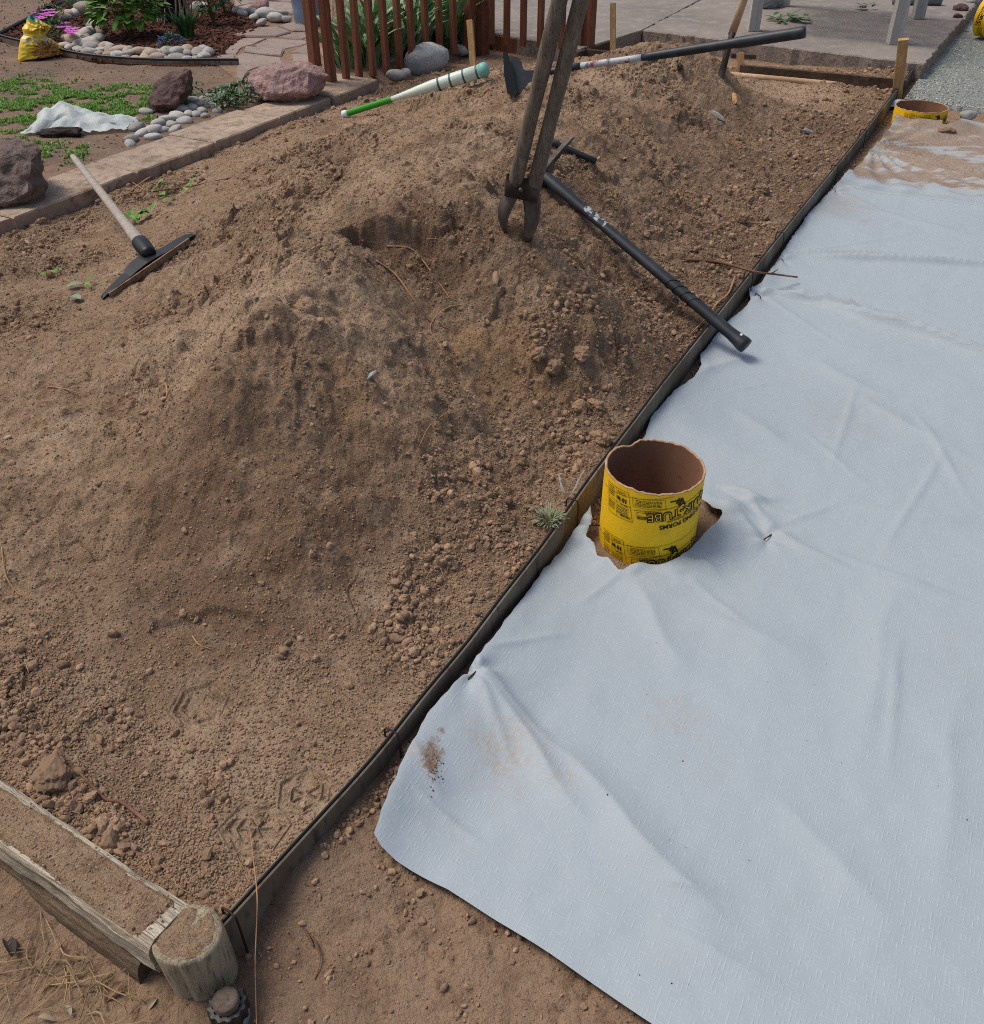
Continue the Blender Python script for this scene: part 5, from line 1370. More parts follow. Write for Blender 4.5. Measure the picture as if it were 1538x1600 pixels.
# ------------------------------------------------------------------ cobbles
cob_n = 0
def cobble(px, py, z, s, label, group, m=None, sq=.62, el=1.25):
    global cob_n
    cob_n += 1
    p = at(px, py, z); h = s * sq
    obj('cobble', rock((p[0], p[1], p[2] + h * .55), (s * el, s * .9, h), 900 + cob_n, 3, 9, .5, .05, rz=random.uniform(0, 3.1), tilt=(random.uniform(-.2, .2), random.uniform(-.2, .2))),
        m or (M_COBT if random.random() < .28 else M_COB), smooth_=True, label=label, cat='cobble', group=group)
gA, lA = 'cobbles edging the mulch bed', 'rounded grey river cobble in the row edging the mulch bed'
front = [(102, 76), (113, 79), (126, 82), (140, 86), (156, 88), (170, 90), (184, 92), (198, 94), (214, 95), (230, 95), (246, 95), (262, 95), (276, 96), (290, 95), (306, 95), (322, 93)]
for i, (x, y) in enumerate(front):
    cobble(x + random.uniform(-3, 3), y + random.uniform(-1, 1), .085, random.uniform(.035, .062), lA, gA)
    if i > 1: cobble(x + 4 + random.uniform(-4, 4), y - 8 + random.uniform(-2, 2), .10, random.uniform(.04, .068), lA, gA)
    if i > 2 and i % 2: cobble(x + random.uniform(-4, 4), y - 13 + random.uniform(-2, 1), .11, random.uniform(.035, .055), lA, gA)
for (x, y, s) in ((118, 68, .07), (132, 65, .055), (108, 64, .06), (124, 62, .05), (140, 72, .07), (148, 74, .055), (165, 76, .05), (152, 66, .06), (138, 58, .075), (128, 56, .05), (150, 56, .06), (152, 44, .085), (158, 36, .05), (148, 50, .05)):
    cobble(x, y, .11, s, 'rounded grey river cobble in the spur left of the leafy shrub', 'cobbles in the left spur of the bed')
for (x, y, s) in ((98, 26, .05), (108, 26, .06), (118, 25, .07), (138, 23, .11), (126, 16, .05), (104, 30, .045), (152, 14, .06), (160, 20, .05), (145, 10, .05)):
    cobble(x, y, .10, s, 'rounded grey cobble beside the silvery grass tuft behind the bed' if s < .1 else 'large pale cobble at the back of the mulch bed', 'cobbles at the back of the bed')
for (x, y, s, m) in ((308, 16, .07, M_COB), (318, 12, .05, M_COB), (372, 20, .05, M_COB), (380, 24, .05, M_COB), (392, 22, .06, M_COB), (406, 16, .10, None), (420, 28, .09, M_COB), (410, 38, .045, M_COB), (432, 32, .07, M_COB), (440, 26, .06, M_COB), (398, 30, .05, M_COB), (448, 33, .045, M_COB)):
    cobble(x, y, .10, s, 'rounded cobble at the flagstone corner of the bed' if s != .10 else 'pinkish angular stone among the cobbles by the flagstones', 'cobbles by the flagstones', m if m else M_PINKR)
gK, lK = 'cobbles along the kerb', 'small white cobble lying between kerb slabs and dark boulder'
for (x, y, s) in ((205, 222, .06), (222, 212, .05), (215, 203, .06), (238, 208, .065), (248, 196, .05), (262, 190, .055), (255, 206, .045), (270, 198, .05), (278, 186, .06), (290, 193, .055), (295, 182, .05), (284, 174, .06), (300, 172, .05), (308, 182, .045), (312, 168, .05), (320, 160, .05), (328, 168, .045), (302, 160, .05), (316, 176, .045), (335, 158, .045), (345, 166, .04), (352, 156, .045), (330, 152, .045), (340, 176, .04), (230, 178, .05), (322, 184, .04), (205, 228, .045), (240, 218, .05), (275, 205, .045)):
    cobble(x, y, .075, s * .8, lK, gK, M_COB, .6)
cobble(620, 122, .05, .06, 'pale flat stone between last kerb slab and rounded boulder', 'stones at the railing foot'); cobble(634, 117, .05, .045, 'small pale stone touching the rounded grey boulder', 'stones at the railing foot')
cobble(612, 100, .06, .06, 'pale cobble behind the railing pickets', 'stones at the railing foot'); cobble(716, 84, .03, .07, 'grey cobble below the railing corner post', 'stones at the railing foot')

# ------------------------------------------------------------------ mulch bed and its edging
M_MULCH = mat('red_brown_mulch', '#4e2f22', .95, var=((20, '#68412f', .45, .7), (70, '#2e1b14', .5, .75)), bumps=((60, .012),))
bed_px = [(0, 61), (60, 74), (95, 84), (140, 92), (200, 97), (280, 100), (338, 99), (345, 88), (362, 70), (382, 58), (395, 48), (410, 40), (400, 28), (370, 14), (350, -12), (100, -12)]
bed = [tuple(at(x, y, .10)[:2]) for x, y in bed_px]
V, F_ = prism(rag(bed, .12, .01, 2), .03, .098, .01)
obj('mulch_bed', (V, F_), M_MULCH, kind='structure')
cx_, cy_ = RNG.uniform(-5.2, -1.6, 16000), RNG.uniform(7.4, 11.6, 16000)
k = in_poly(cx_, cy_, bed); cx_, cy_ = cx_[k], cy_[k]
CHIPS = [box((0, 0, 0), 1, .35 + .1 * i, .15, None, .05) for i in range(4)]
rot = np.stack([RNG.normal(0, .4, len(cx_)), RNG.normal(0, .4, len(cx_)), RNG.uniform(0, 6.28, len(cx_))], 1)
scatter('mulch_chips', np.stack([cx_, cy_, np.full(len(cx_), .103)], 1), RNG.uniform(.008, .022, len(cx_)), CHIPS, mat('mulch_chip', '#5a382a', .95, rand=.45), 'red brown bark chips covering the planting bed', 'mulch', rot=rot)
be = thing('bed_edging', 'thin black edging strip curving round the front of the mulch bed', 'edging', tuple(at(200, 98, .08) * [1, 1, 0]))
line = catmull([at(x, y, .09)[:2] for x, y in ((-20, 55), (20, 68), (60, 76), (95, 85), (140, 93), (200, 98), (280, 101), (340, 101), (374, 101))], 6)
obj('front_strip', sweep(line, [(-.006, .0), (.006, .0), (.007, .115), (0, .122), (-.007, .115)]), M_BOARD, be)
obj('top_bead', sweep(line, [(-.008, .118), (.008, .118), (.008, .130), (0, .134), (-.008, .130)]), M_CAP, be)
line = catmull([at(x, y, .09)[:2] for x, y in ((-20, 70), (20, 48), (60, 27), (110, 2), (130, -10))], 6)
obj('side_strip', sweep(line, [(-.008, .0), (.008, .0), (.008, .12), (0, .13), (-.008, .12)]), M_CAP, be)

# ------------------------------------------------------------------ flagstone path
fs = [[(905, 218), (1075, 168), (1200, 165), (1280, 195), (1190, 220), (1000, 222)], [(1203, 158), (1330, 128), (1430, 138), (1428, 192), (1292, 188)], [(1198, 224), (1290, 200), (1360, 194), (1430, 206), (1350, 236)],
      [(820, 322), (920, 262), (970, 229), (1130, 229), (1050, 268), (990, 283), (940, 327)], [(1062, 268), (1145, 232), (1340, 242), (1425, 252), (1240, 298), (1072, 283)], [(988, 313), (1002, 287), (1240, 304), (1222, 340), (1100, 330)],
      [(1272, 317), (1395, 264), (1450, 280), (1450, 325)], [(797, 384), (825, 337), (930, 333), (942, 384)], [(947, 337), (982, 318), (1215, 347), (1262, 405), (1080, 405), (1010, 432), (952, 400)], [(1284, 332), (1460, 332), (1460, 430), (1296, 376)],
      [(947, 412), (977, 408), (1020, 442), (985, 500), (947, 470)], [(936, 36), (1080, 2), (1010, -40), (930, -40)], [(944, 48), (1100, 6), (1310, 20), (1320, 84), (1150, 62)], [(1130, -4), (1310, 10), (1440, -10), (1400, -60), (1150, -60)],
      [(1340, 20), (1520, 20), (1520, 118), (1345, 118)], [(1365, 238), (1440, 214), (1520, 240), (1440, 255)], [(1460, 290), (1560, 260), (1600, 400), (1470, 330)]]
ft = bpy.data.objects.new('path', None); COL.objects.link(ft); ft['kind'] = 'structure'; ORG[ft.name] = np.zeros(3)
for i, f in enumerate(fs):
    poly = [tuple(at(130 + a / 3.944, b / 3.944, .10)[:2]) for a, b in f]
    obj('flagstone', prism(rag(poly, .07, .014, i + 3), .03, .098 + random.uniform(-.006, .008), .009), M_FLAG, ft)
V, F_ = prism([tuple(at(x, y, .08)[:2]) for x, y in ((338, 100), (372, 128), (395, 130), (520, 120), (520, -15), (370, -15), (365, 10), (412, 40), (345, 86))], .02, .088, .0)
obj('joint_bed', (V, F_), M_GROUND, ft)

# ------------------------------------------------------------------ bucket
bc = at(480, 42, .09)
bk = thing('bucket', 'pale blue plastic bucket standing on the flagstones behind the railing', 'bucket', tuple(bc))
M_BUCK = mat('pale_blue_plastic', '#8494ab', .5, var=((6, '#93a2b6', .45, .7), (30, '#6f7f95', .58, .76)))
obj('body', lathe((bc[0], bc[1] + .12, bc[2]), [(.115, .0), (.12, .004), (.128, .12), (.135, .22), (.139, .225), (.137, .25), (.146, .37), (.143, .37), (.11, .03), (.01, .02)], 40), M_BUCK, bk, smooth_=True)
obj('rim_band', lathe((bc[0], bc[1] + .12, bc[2]), [(.146, .35), (.153, .352), (.153, .375), (.145, .378)], 40), M_BUCK, bk, smooth_=True)

# ------------------------------------------------------------------ leaves
def leaf(p, d, up, L, w, fold=.25, n=4, curl=.15):
    d = np.array(d, float); d /= np.linalg.norm(d); x = np.cross(d, up); x /= np.linalg.norm(x) + 1e-9; u = np.cross(x, d)
    V = []; prof = [math.sin(math.pi * (t * .92 + .06)) ** .8 for t in np.linspace(0, 1, n + 1)]
    for i, t in enumerate(np.linspace(0, 1, n + 1)):
        c = np.array(p) + d * L * t - u * curl * L * t * t; h = w * .5 * prof[i]
        V += [c - x * h + u * fold * h, c, c + x * h + u * fold * h]
    F_ = []
    for i in range(n): F_ += [(3*i, 3*i+1, 3*i+4, 3*i+3), (3*i+1, 3*i+2, 3*i+5, 3*i+4)]
    return V, F_
def rdir(el0, el1, rr): a, e = rr.uniform(0, 6.283), rr.uniform(el0, el1); return np.array([math.cos(a) * math.cos(e), math.sin(a) * math.cos(e), math.sin(e)])
def leafm(name, a, b, c): return mat(name, a, .55, var=((9, b, .45, .7), (30, c, .52, .75)), rand=.1, spec=.35)
M_LG = leafm('bright_green_leaf', '#5f8a2c', '#7aa63c', '#3c611c'); M_LD = leafm('dark_green_leaf', '#3d6230', '#56803f', '#24401c')
M_LS = leafm('silvery_leaf', '#76886e', '#93a389', '#566650'); M_IRIS = leafm('iris_leaf', '#6b8f60', '#93b083', '#456a3e')
M_PINKF = mat('magenta_flower', '#b04aa0', .6, var=((20, '#cf78c2', .45, .7),)); M_BLUEF = mat('blue_flower', '#4a4fa0', .6)
M_STEM = mat('green_brown_stem', '#5c5a36', .8)
def shrub(name, label, cat, c, rx, ry, h, n, L, w, m, stems=7, seed=1, flowers=None):
    rr = random.Random(seed); t = thing(name, label, cat, c); mb, ms = MB(), MB()
    for k in range(stems):
        d = rdir(.9, 1.4, rr); e = np.array(c) + d * h * rr.uniform(.6, .95) * [rx / h * 1.6, ry / h * 1.6, 1]
        ms.add(*tube(catmull([c, np.array(c) * .55 + e * .45 + [0, 0, h * .08], e], 4), [.006] * 4 + [.004] * 5, 5))
    for k in range(n):
        d = rdir(-.35, 1.5, rr); r = rr.uniform(.35, 1.0) ** .5 * (1 + .18 * mnoise.noise(Vector(d) * 2.3 + Vector((seed, 0, 0))))
        p = np.array(c) + np.array([d[0] * rx * r, d[1] * ry * r, h * .5 + d[2] * h * .5 * r])
        if p[2] < c[2] + .01: continue
        q = d + rdir(-.6, .6, rr) * .8
        mb.add(*leaf(p, q, (0, 0, 1) if abs(q[2]) < .95 * np.linalg.norm(q) else (1, 0, 0), L * rr.uniform(.6, 1.2), w * rr.uniform(.7, 1.15)))
    obj('stems', ms.vf(), M_STEM, t); obj('foliage', mb.vf(), m, t, kind='stuff')
    if flowers:
        mf = MB(); fm, fn_, fs_ = flowers
        for k in range(fn_):
            d = rdir(.1, 1.4, rr); p = np.array(c) + np.array([d[0] * rx, d[1] * ry, h * .5 + d[2] * h * .5])
            for j in range(5):
                a = j * 1.2566; mf.add(*leaf(p, (math.cos(a), math.sin(a), .5), (0, 0, 1), fs_, fs_ * .6, .1, 2))
        obj('flowers', mf.vf(), fm, t, kind='stuff')
    return t
def blades(name, label, cat, c, n, h, w, m, spread=.5, rad=.08, seed=1, droop=.5):
    rr = random.Random(seed); t = thing(name, label, cat, c); mb = MB()
    for k in range(n):
        a = rr.uniform(0, 6.283); r0 = rad * rr.random() ** .5; d = np.array([math.cos(a), math.sin(a), 0]); s = np.array([-d[1], d[0], 0]); s = s * math.cos(.6) + d * math.sin(.6) * rr.choice((-1, 1))
        hh_ = h * rr.uniform(.55, 1.1); sp_ = spread * rr.uniform(.2, 1.1) * hh_; V = []
        ns_ = 6
        for i in range(ns_ + 1):
            q = i / ns_; p = np.array(c) + d * (r0 + sp_ * q ** 1.6) + np.array([0, 0, hh_ * (q - droop * .4 * q ** 3)])
            ww = w * (.75 + .5 * q) * (1 - q ** 3) * .5 + .0005; V += [p - s * ww, p + s * ww]
        mb.add(V, [(2*i, 2*i+1, 2*i+3, 2*i+2) for i in range(ns_)])
    obj('foliage', mb.vf(), m, t, kind='stuff'); return t
G0 = lambda x, y, z=.10: tuple(at(x, y, z))
shrub('leafy_shrub', 'bright green round-leaved shrub in the mulch bed', 'shrub', G0(205, 58), .27, .24, .40, 520, .085, .07, M_LG, 9, 3)
shrub('upright_plant', 'dark green upright leafy plant right of the dead grass clump', 'plant', G0(335, 38), .13, .12, .34, 170, .07, .03, M_LD, 8, 5)
shrub('upright_plant', 'taller leafy plant at the top edge beside the cobbles', 'plant', G0(352, 22), .13, .12, .36, 170, .08, .035, M_LD, 8, 6)
shrub('leafy_shrub', 'small bright green plant at the back edge of the bed', 'shrub', G0(412, -4), .14, .12, .25, 90, .08, .05, M_LG, 6, 8)
blades('lavender_clump', 'grey green spiky clump in the middle of the mulch bed', 'plant', G0(293, 58), 130, .20, .012, M_LD, .55, .05, 4, .2)
shrub('flowering_mound', 'low plant with small blue flowers on the mulch', 'plant', G0(272, 80), .11, .08, .11, 240, .025, .012, M_LD, 4, 9, (M_BLUEF, 70, .014))
shrub('ice_plant', 'low green plant with magenta flowers right of the yellow bag', 'plant', G0(92, 62), .13, .10, .13, 420, .03, .01, M_LD, 4, 11, None)
shrub('ice_plant', 'low green plant with magenta flowers behind the yellow bag', 'plant', G0(82, 34), .14, .10, .12, 380, .03, .01, M_LD, 4, 12, (M_PINKF, 8, .03))
def flowers_at(name, label, pts, c):
    mf = MB(); rr = random.Random(4)
    for (x, y) in pts:
        p = at(x, y, .20)
        for j in range(7):
            a = j * .9; mf.add(*leaf(p, (math.cos(a), math.sin(a), .4), (0, 0, 1), .05, .028, .1, 2))
    obj(name, mf.vf(), M_PINKF, smooth_=False, label=label, cat='flowers')
flowers_at('magenta_flowers', 'magenta blossoms spilling right of the yellow bag', [(98, 40), (104, 44), (110, 47), (115, 50), (96, 44), (108, 50), (102, 38), (117, 46), (112, 53)], 0)
flowers_at('magenta_flowers', 'magenta blossoms above the top of the yellow bag', [(72, 18), (76, 22), (80, 17), (70, 24), (66, 30), (84, 21), (78, 26), (62, 28)], 0)
blades('silver_grass', 'silvery green grass tuft at the back of the mulch bed', 'grass tuft', G0(122, 16), 160, .17, .006, M_LS, .9, .06, 7, .5)
blades('silver_grass', 'small dark green tuft at the top edge of the bed', 'grass tuft', G0(145, 4), 90, .14, .007, M_LD, .8, .06, 8, .5)
# dead clump of pale dry stalks round a dark core
dc = G0(268, 34)
ds = thing('dead_grass_clump', 'dark clump of pale dry stalks standing in the mulch bed', 'dead plant', dc)
mb = MB(); rr = random.Random(3)
for k in range(46):
    a = rr.uniform(0, 6.283); r0 = rr.uniform(.05, .17); p0 = np.array(dc) + [math.cos(a) * r0 * 1.1, math.sin(a) * r0 * .6, 0]
    p1 = p0 + [rr.uniform(-.08, .08), rr.uniform(-.06, .06), rr.uniform(.25, .6)]; mb.add(*tube(catmull([p0, (p0 + p1) / 2 + [rr.uniform(-.03, .03), 0, 0], p1], 3), rr.uniform(.003, .008), 5))
obj('stalks', mb.vf(), mat('bleached_stalk', '#b3a796', .85, var=((12, '#7d6d5d', .45, .7),)), ds, kind='stuff')
obj('core', rock(np.array(dc) + [0, .03, .22], (.13, .10, .34), 61, 4, 10, .6, .3), mat('dark_stump', '#352a24', .95, var=((12, '#54463c', .5, .7),), bumps=((20, .03),), stretch=(4, 4, .6)), ds, smooth_=True)
# irises behind the railing
for i in range(17):
    t = .30 + .85 * (i + .5) / 17; p = fA + (fB - fA) * t; off = random.uniform(.12, .30) + (.25 if i % 2 else 0) * min(1, t * 1.3)
    c_ = (p[0] - off * .83 + random.uniform(-.08, .08), p[1] + off * .6, .07)
    blades('iris', 'iris with long grey green sword leaves behind the railing', 'iris', c_, 34, random.uniform(.42, .62), .046, M_IRIS, .7, .08, 40 + i, .7)['group'] = 'irises behind the railing'
for i, (x, y) in enumerate(((545, 105), (560, 112), (575, 110), (592, 104), (640, 92), (690, 84), (700, 90), (672, 84))):
    shrub('ground_cover', 'small low leafy plant at the railing foot', 'plant', tuple(at(x, y - 6, .05)), .09, .08, .10, 80, .035, .02, M_LD, 3, 70 + i)['group'] = 'low plants at the railing foot'
for i, (x, y) in enumerate(((340, 165), (355, 160), (372, 155), (385, 150), (365, 168), (350, 172), (300, 150), (392, 160))):
    shrub('ground_cover', 'small grey green creeping plant between cobbles and pink boulder', 'plant', tuple(at(x, y, .08)), .09, .08, .09, 110, .03, .014, M_LS if i % 2 else M_LD, 3, 90 + i)['group'] = 'creeping plants beside the kerb'

# grass patches in the yard
def tufts(n, seed):
    out = []
    for k in range(n):
        rr = random.Random(seed + k); mb = MB()
        for j in range(9):
            a = rr.uniform(0, 6.283); d = np.array([math.cos(a), math.sin(a), 0]); s = np.array([-d[1], d[0], 0]); h = rr.uniform(.5, 1); sp_ = rr.uniform(.1, .7)
            V = []
            for i in range(4):
                q = i / 3; p = d * (.08 + sp_ * q ** 1.5) + np.array([0, 0, h * (q - .25 * q ** 3)]); ww = .07 * (1 - q) + .012; V += [p - s * ww, p + s * ww]
            mb.add(V, [(0, 1, 3, 2), (2, 3, 5, 4), (4, 5, 7, 6)])
        out.append(mb.vf())
    return out
TUFT = tufts(6, 5)
reg = [((20, 148), .38, .9), ((60, 165), .35, .7), ((150, 160), .55, 1.0), ((200, 165), .35, .9), ((110, 150), .3, .6), ((10, 205), .25, .7), ((70, 238), .22, .9), ((85, 250), .15, .9), ((30, 180), .3, .5), ((205, 190), .2, .8), ((175, 185), .2, .7), ((130, 170), .4, .9), ((225, 150), .2, .5), ((0, 230), .2, .6), ((40, 130), .3, .7)]
gp = []
for (px, py), r, dn_ in reg:
    c = at(px, py, .08); k = int(2900 * r * r * dn_ / .2)
    a, q = RNG.uniform(0, 6.283, k), r * RNG.uniform(0, 1, k) ** .6
    gp.append(np.stack([c[0] + q * np.cos(a) * 1.15, c[1] + q * np.sin(a) * .9], 1))
gp = np.vstack(gp); k = (kerb_d(gp[:, 0], gp[:, 1]) > .40) & (fbm(gp[:, 0], gp[:, 1], .16, 3, 150) > -.03); gp = gp[k]
rot = np.stack([RNG.normal(0, .15, len(gp)), RNG.normal(0, .15, len(gp)), RNG.uniform(0, 6.28, len(gp))], 1)
M_GRASS = mat('grass_blade', '#64903c', .6, var=((1.5, '#93b350', .4, .65),), rand=.4, spec=.3)
scatter('grass', np.stack([gp[:, 0], gp[:, 1], ground_z(gp[:, 0], gp[:, 1]) - .004], 1), RNG.uniform(.012, .036, len(gp)), TUFT, M_GRASS, 'patchy green grass in the yard behind the kerb', 'grass', rot=rot)

# ------------------------------------------------------------------ yellow soil bag
bA, bB = at(29, 96, .085), at(106, 82, .085)
ybt = thing('soil_bag', 'crumpled yellow potting soil bag with red flower print at the bed corner', 'bag', tuple((bA + bB) / 2))
bdir = (bB - bA) / np.linalg.norm(bB - bA); bnrm = np.cross(bdir, [0, 0, 1.0])
if bnrm[1] > 0: bnrm = -bnrm
def on_plane(px, py):
    r = ray(px, py); o_ = np.array([0, 0, CAM_H]); return o_ + r * (((bA - o_) @ bnrm) / (r @ bnrm))
BL = np.array([(45, 25), (43, 31), (41, 38), (36, 45), (38, 55), (34, 60), (31, 72), (30, 85), (29, 96)], float)
BR = np.array([(49, 25), (60, 30), (70, 36), (79, 41), (69, 56), (79, 60), (91, 69), (100, 77), (106, 82)], float)
nrw, ncl = 90, 70
V, at_r, at_t, at_k, at_w = [], [], [], [], []
for side in (1, -1):
    for i in range(nrw):
        t = i / (nrw - 1) * (len(BL) - 1); k = min(int(t), len(BL) - 2); f = t - k
        pl, pr_ = BL[k] * (1 - f) + BL[k+1] * f, BR[k] * (1 - f) + BR[k+1] * f
        full = .020 + .075 * (i / (nrw - 1)) ** 1.3 + .02 * math.exp(-((i / nrw - .35) / .12)**2)
        full *= min(1.0, (nrw - 1 - i) / 6 + .25)
        for j in range(ncl):
            u_ = j / (ncl - 1); q = pl * (1 - u_) + pr_ * u_; p = on_plane(*q)
            edge_k = math.sin(math.pi * u_) ** .55 if 0 < j < ncl - 1 else 0
            v3 = Vector((q[0] * .11, q[1] * .13, side * 3.0))
            cr = .030 * (1 - abs(mnoise.noise(v3)) * 2.2) + .014 * (.5 - abs(mnoise.noise(v3 * 2.3))) + .006 * mnoise.noise(v3 * 6)
            p = p + bnrm * side * edge_k * (full + cr * .8)
            p[2] = max(p[2], .083 + .002 * side)
            V.append(p)
            dx_, dy_ = (q[0] - 66) / 23, (q[1] - 78) / 15; th_ = math.atan2(dy_, dx_); rr_ = math.hypot(dx_, dy_)
            at_r.append((.7 + .3 * math.sin(th_ * 24)) * float(rr_ < 1 + .14 * math.sin(th_ * 19) and q[1] > 62) if side > 0 else 0)
            at_t.append(1.0 if q[1] < 32 + 3 * mnoise.noise(v3 * 2) and q[0] < 56 else 0.0)
            at_k.append(1.0 if side > 0 and 36 < q[1] < 49 and 52 < q[0] < 70 and mnoise.noise(Vector((q[0] * .55, q[1] * .5, 2))) > .12 else 0.0)
            at_w.append(1.0 if side > 0 and 53 < q[1] < 66 and mnoise.noise(Vector((q[0] * .16, q[1] * .2, 5))) > .0 else 0.0)
g = grid_faces(nrw, ncl)
M_BAG = mat('printed_yellow_plastic', '#e6c12a', .42, attrs=(('white', '#d9cfc4'), ('red', '#7e2226'), ('teal', '#2f8a76'), ('ink', '#22201a')), spec=.5)
bo = obj('bag_skin', (V, np.concatenate([g[:, ::-1], g + nrw * ncl])), M_BAG, ybt, smooth_=False)
for nm, q in (('red', at_r), ('teal', at_t), ('ink', at_k), ('white', at_w)): attr(bo, nm, q)

# ------------------------------------------------------------------ thin white plastic bag
wb = at(122, 205, .085)
wbt = thing('plastic_bag', 'thin crumpled white plastic bag holding dark soil on the grass', 'bag', tuple(wb))
nx_, ny_ = 24, 15
gxx, gyy = np.meshgrid(np.linspace(-1, 1, nx_), np.linspace(-1, 1, ny_))
ang_ = np.arctan2(gyy, gxx); rad_ = np.sqrt(np.maximum(gxx**2, gyy**2))
hgt = .06 * np.exp(-((gxx + .25) / .45)**2 - ((gyy - .1) / .6)**2) + .035 * np.exp(-((gxx - .3) / .45)**2 - (gyy / .6)**2) + .05 * np.exp(-((gxx + .6) / .3)**2)
fold_ = np.abs(fbm(gxx * .3 + gyy * .12, gyy * .10, .17, 2, 160)) + .25 * np.abs(fbm(gxx * .3 - gyy * .1, gyy * .2, .08, 1, 161))
env = smooth(1.0, .75, np.abs(gxx)) * smooth(1.0, .7, np.abs(gyy))
zz = .012 + hgt * env * (1 + .4 * fbm(gxx, gyy, .4, 2, 162)) + .075 * fold_ * (.2 + .8 * env)
out = 1 + .14 * fbm(np.cos(ang_) * 1.0, np.sin(ang_) * 1.0, .5, 3, 163)
X_ = wb[0] + gxx * .29 * out + RNG.normal(0, .005, gxx.shape); Y_ = wb[1] + .08 + gyy * .15 * out + .04 * gxx + RNG.normal(0, .005, gxx.shape); zz = zz + RNG.normal(0, .0035, gxx.shape)
M_THINP = mat('thin_white_plastic', '#cdd5d2', .5, spec=.4, alpha=.72)
obj('bag_skin', (np.stack([X_.ravel(), Y_.ravel(), wb[2] + zz.ravel()], 1), np.concatenate([grid_faces(ny_, nx_)[:, [0, 1, 2]], grid_faces(ny_, nx_)[:, [0, 2, 3]]])), M_THINP, wbt, smooth_=False)
p = at(84, 212, .09)
obj('soil_inside', rock((p[0] + .02, p[1] + .03, .10), (.13, .05, .035), 77, 4, 9, .7, .3), mat('dark_potting_soil', '#2c211d', .8, var=((30, '#4a3932', .5, .7),), bumps=((40, .01),)), wbt, smooth_=True)

# ------------------------------------------------------------------ table, litter on the patio
tb_ = thing('wooden_table', 'whitewashed wooden table, only its square legs in view on the patio', 'table', tuple(at(1290, 40, SZ)))
M_WHW = mat('whitewashed_wood', '#a8a39b', .8, var=((6, '#bdb9b1', .45, .7), (40, '#857d73', .54, .75)), bumps=((50, .002),), stretch=(6, 6, .6))
lg = [at(1178, 50, SZ), at(1398, 71, SZ), at(1436, 31, SZ), at(1226, 11, SZ)]
for q in lg: obj('leg', box((q[0], q[1] + .04, SZ + .36), .045, .04, .357, None, .004), M_WHW, tb_)
cxy = np.mean([q[:2] for q in lg], 0)
ctop = [cxy + (q[:2] - cxy) * 1.15 + [0, .04] for q in lg]
for k in range(5):  # unseen top; gaps between the slats added to lighten its shadow
    f0, f1 = k / 5 + .03, (k + 1) / 5 - .05
    obj('unseen_slat', prism([ctop[0] + (ctop[3] - ctop[0]) * f0, ctop[1] + (ctop[2] - ctop[1]) * f0, ctop[1] + (ctop[2] - ctop[1]) * f1, ctop[0] + (ctop[3] - ctop[0]) * f1], SZ + .722, SZ + .75, .003), M_WHW, tb_)
mb = MB(); rr = random.Random(9); c = at(1235, 34, SZ)
for k in range(36):
    d = rdir(-.05, .5, rr); mb.add(*leaf(c + np.array([rr.uniform(-.14, .14), rr.uniform(-.07, .09), .015 + rr.uniform(0, .03)]), d, (0, 0, 1), rr.uniform(.06, .10), rr.uniform(.03, .05)))
obj('fallen_leaves', mb.vf(), M_LD, label='small heap of cut green leaves lying on the patio', cat='leaves', kind='stuff')
mb = MB(); c = at(1352, 16, SZ)
for k in range(12):
    d = rdir(-.05, .6, rr); mb.add(*leaf(c + np.array([rr.uniform(-.06, .06), rr.uniform(-.05, .05), .012 + rr.uniform(0, .03)]), d, (0, 0, 1), .06, .03))
obj('fallen_leaves', mb.vf(), M_LD, label='few cut green leaves under the table', cat='leaves', kind='stuff')
p = at(1200, 14, SZ)
obj('plastic_wrap', rock((p[0], p[1] + .05, SZ + .05), (.13, .08, .075), 88, 4, 12, .8, .35, freq=3), mat('grey_plastic_wrap', '#9a9c9e', .4, trans=.2), smooth_=True, label='crumpled grey plastic wrap behind the near left table leg', cat='plastic')
p = at(1447, 8, SZ)
obj('plastic_pipe', tube([p + np.array([-.3, .02, .045]), p + np.array([.12, -.02, .045])], .045, 18), mat('grey_pvc', '#73787c', .5), smooth_=True, label='short grey plastic pipe lying behind the far table leg', cat='pipe')
p = at(1508, 22, .1)
for (x, y, s, sd, lb_) in ((1500, 18, .07, 3, 'dark rubble stone at the patio corner by the lying tube'), (1497, 30, .045, 4, 'small brick-red rubble piece at the patio corner'), (1520, 6, .06, 5, 'grey rubble stone behind the lying yellow tube')):
    q = at(x, y, .12); obj('rubble', rock((q[0], q[1], .14), (s, s * .8, s * .6), sd + 400, 3, 9, .9, .15), M_BROWNR if sd != 5 else M_COB, smooth_=True, label=lb_, cat='stone')
# small spill of soil and stones by the far tube
q = at(1478, 208, .03); obj('dirt_clod', rock((q[0], q[1], .04), (.06, .04, .02), 431, 4, 10, .7, .25), M_CLOD, smooth_=True, label='dark dirt clod beside the far tube at the torn fabric', cat='clod')
q = at(1512, 186, .04); obj('cobble', rock((q[0], q[1], .06), (.055, .045, .03), 432, 3, 8, .6, .1), M_COB, smooth_=True, label='grey stone on the torn fabric right of the far tube', cat='stone')

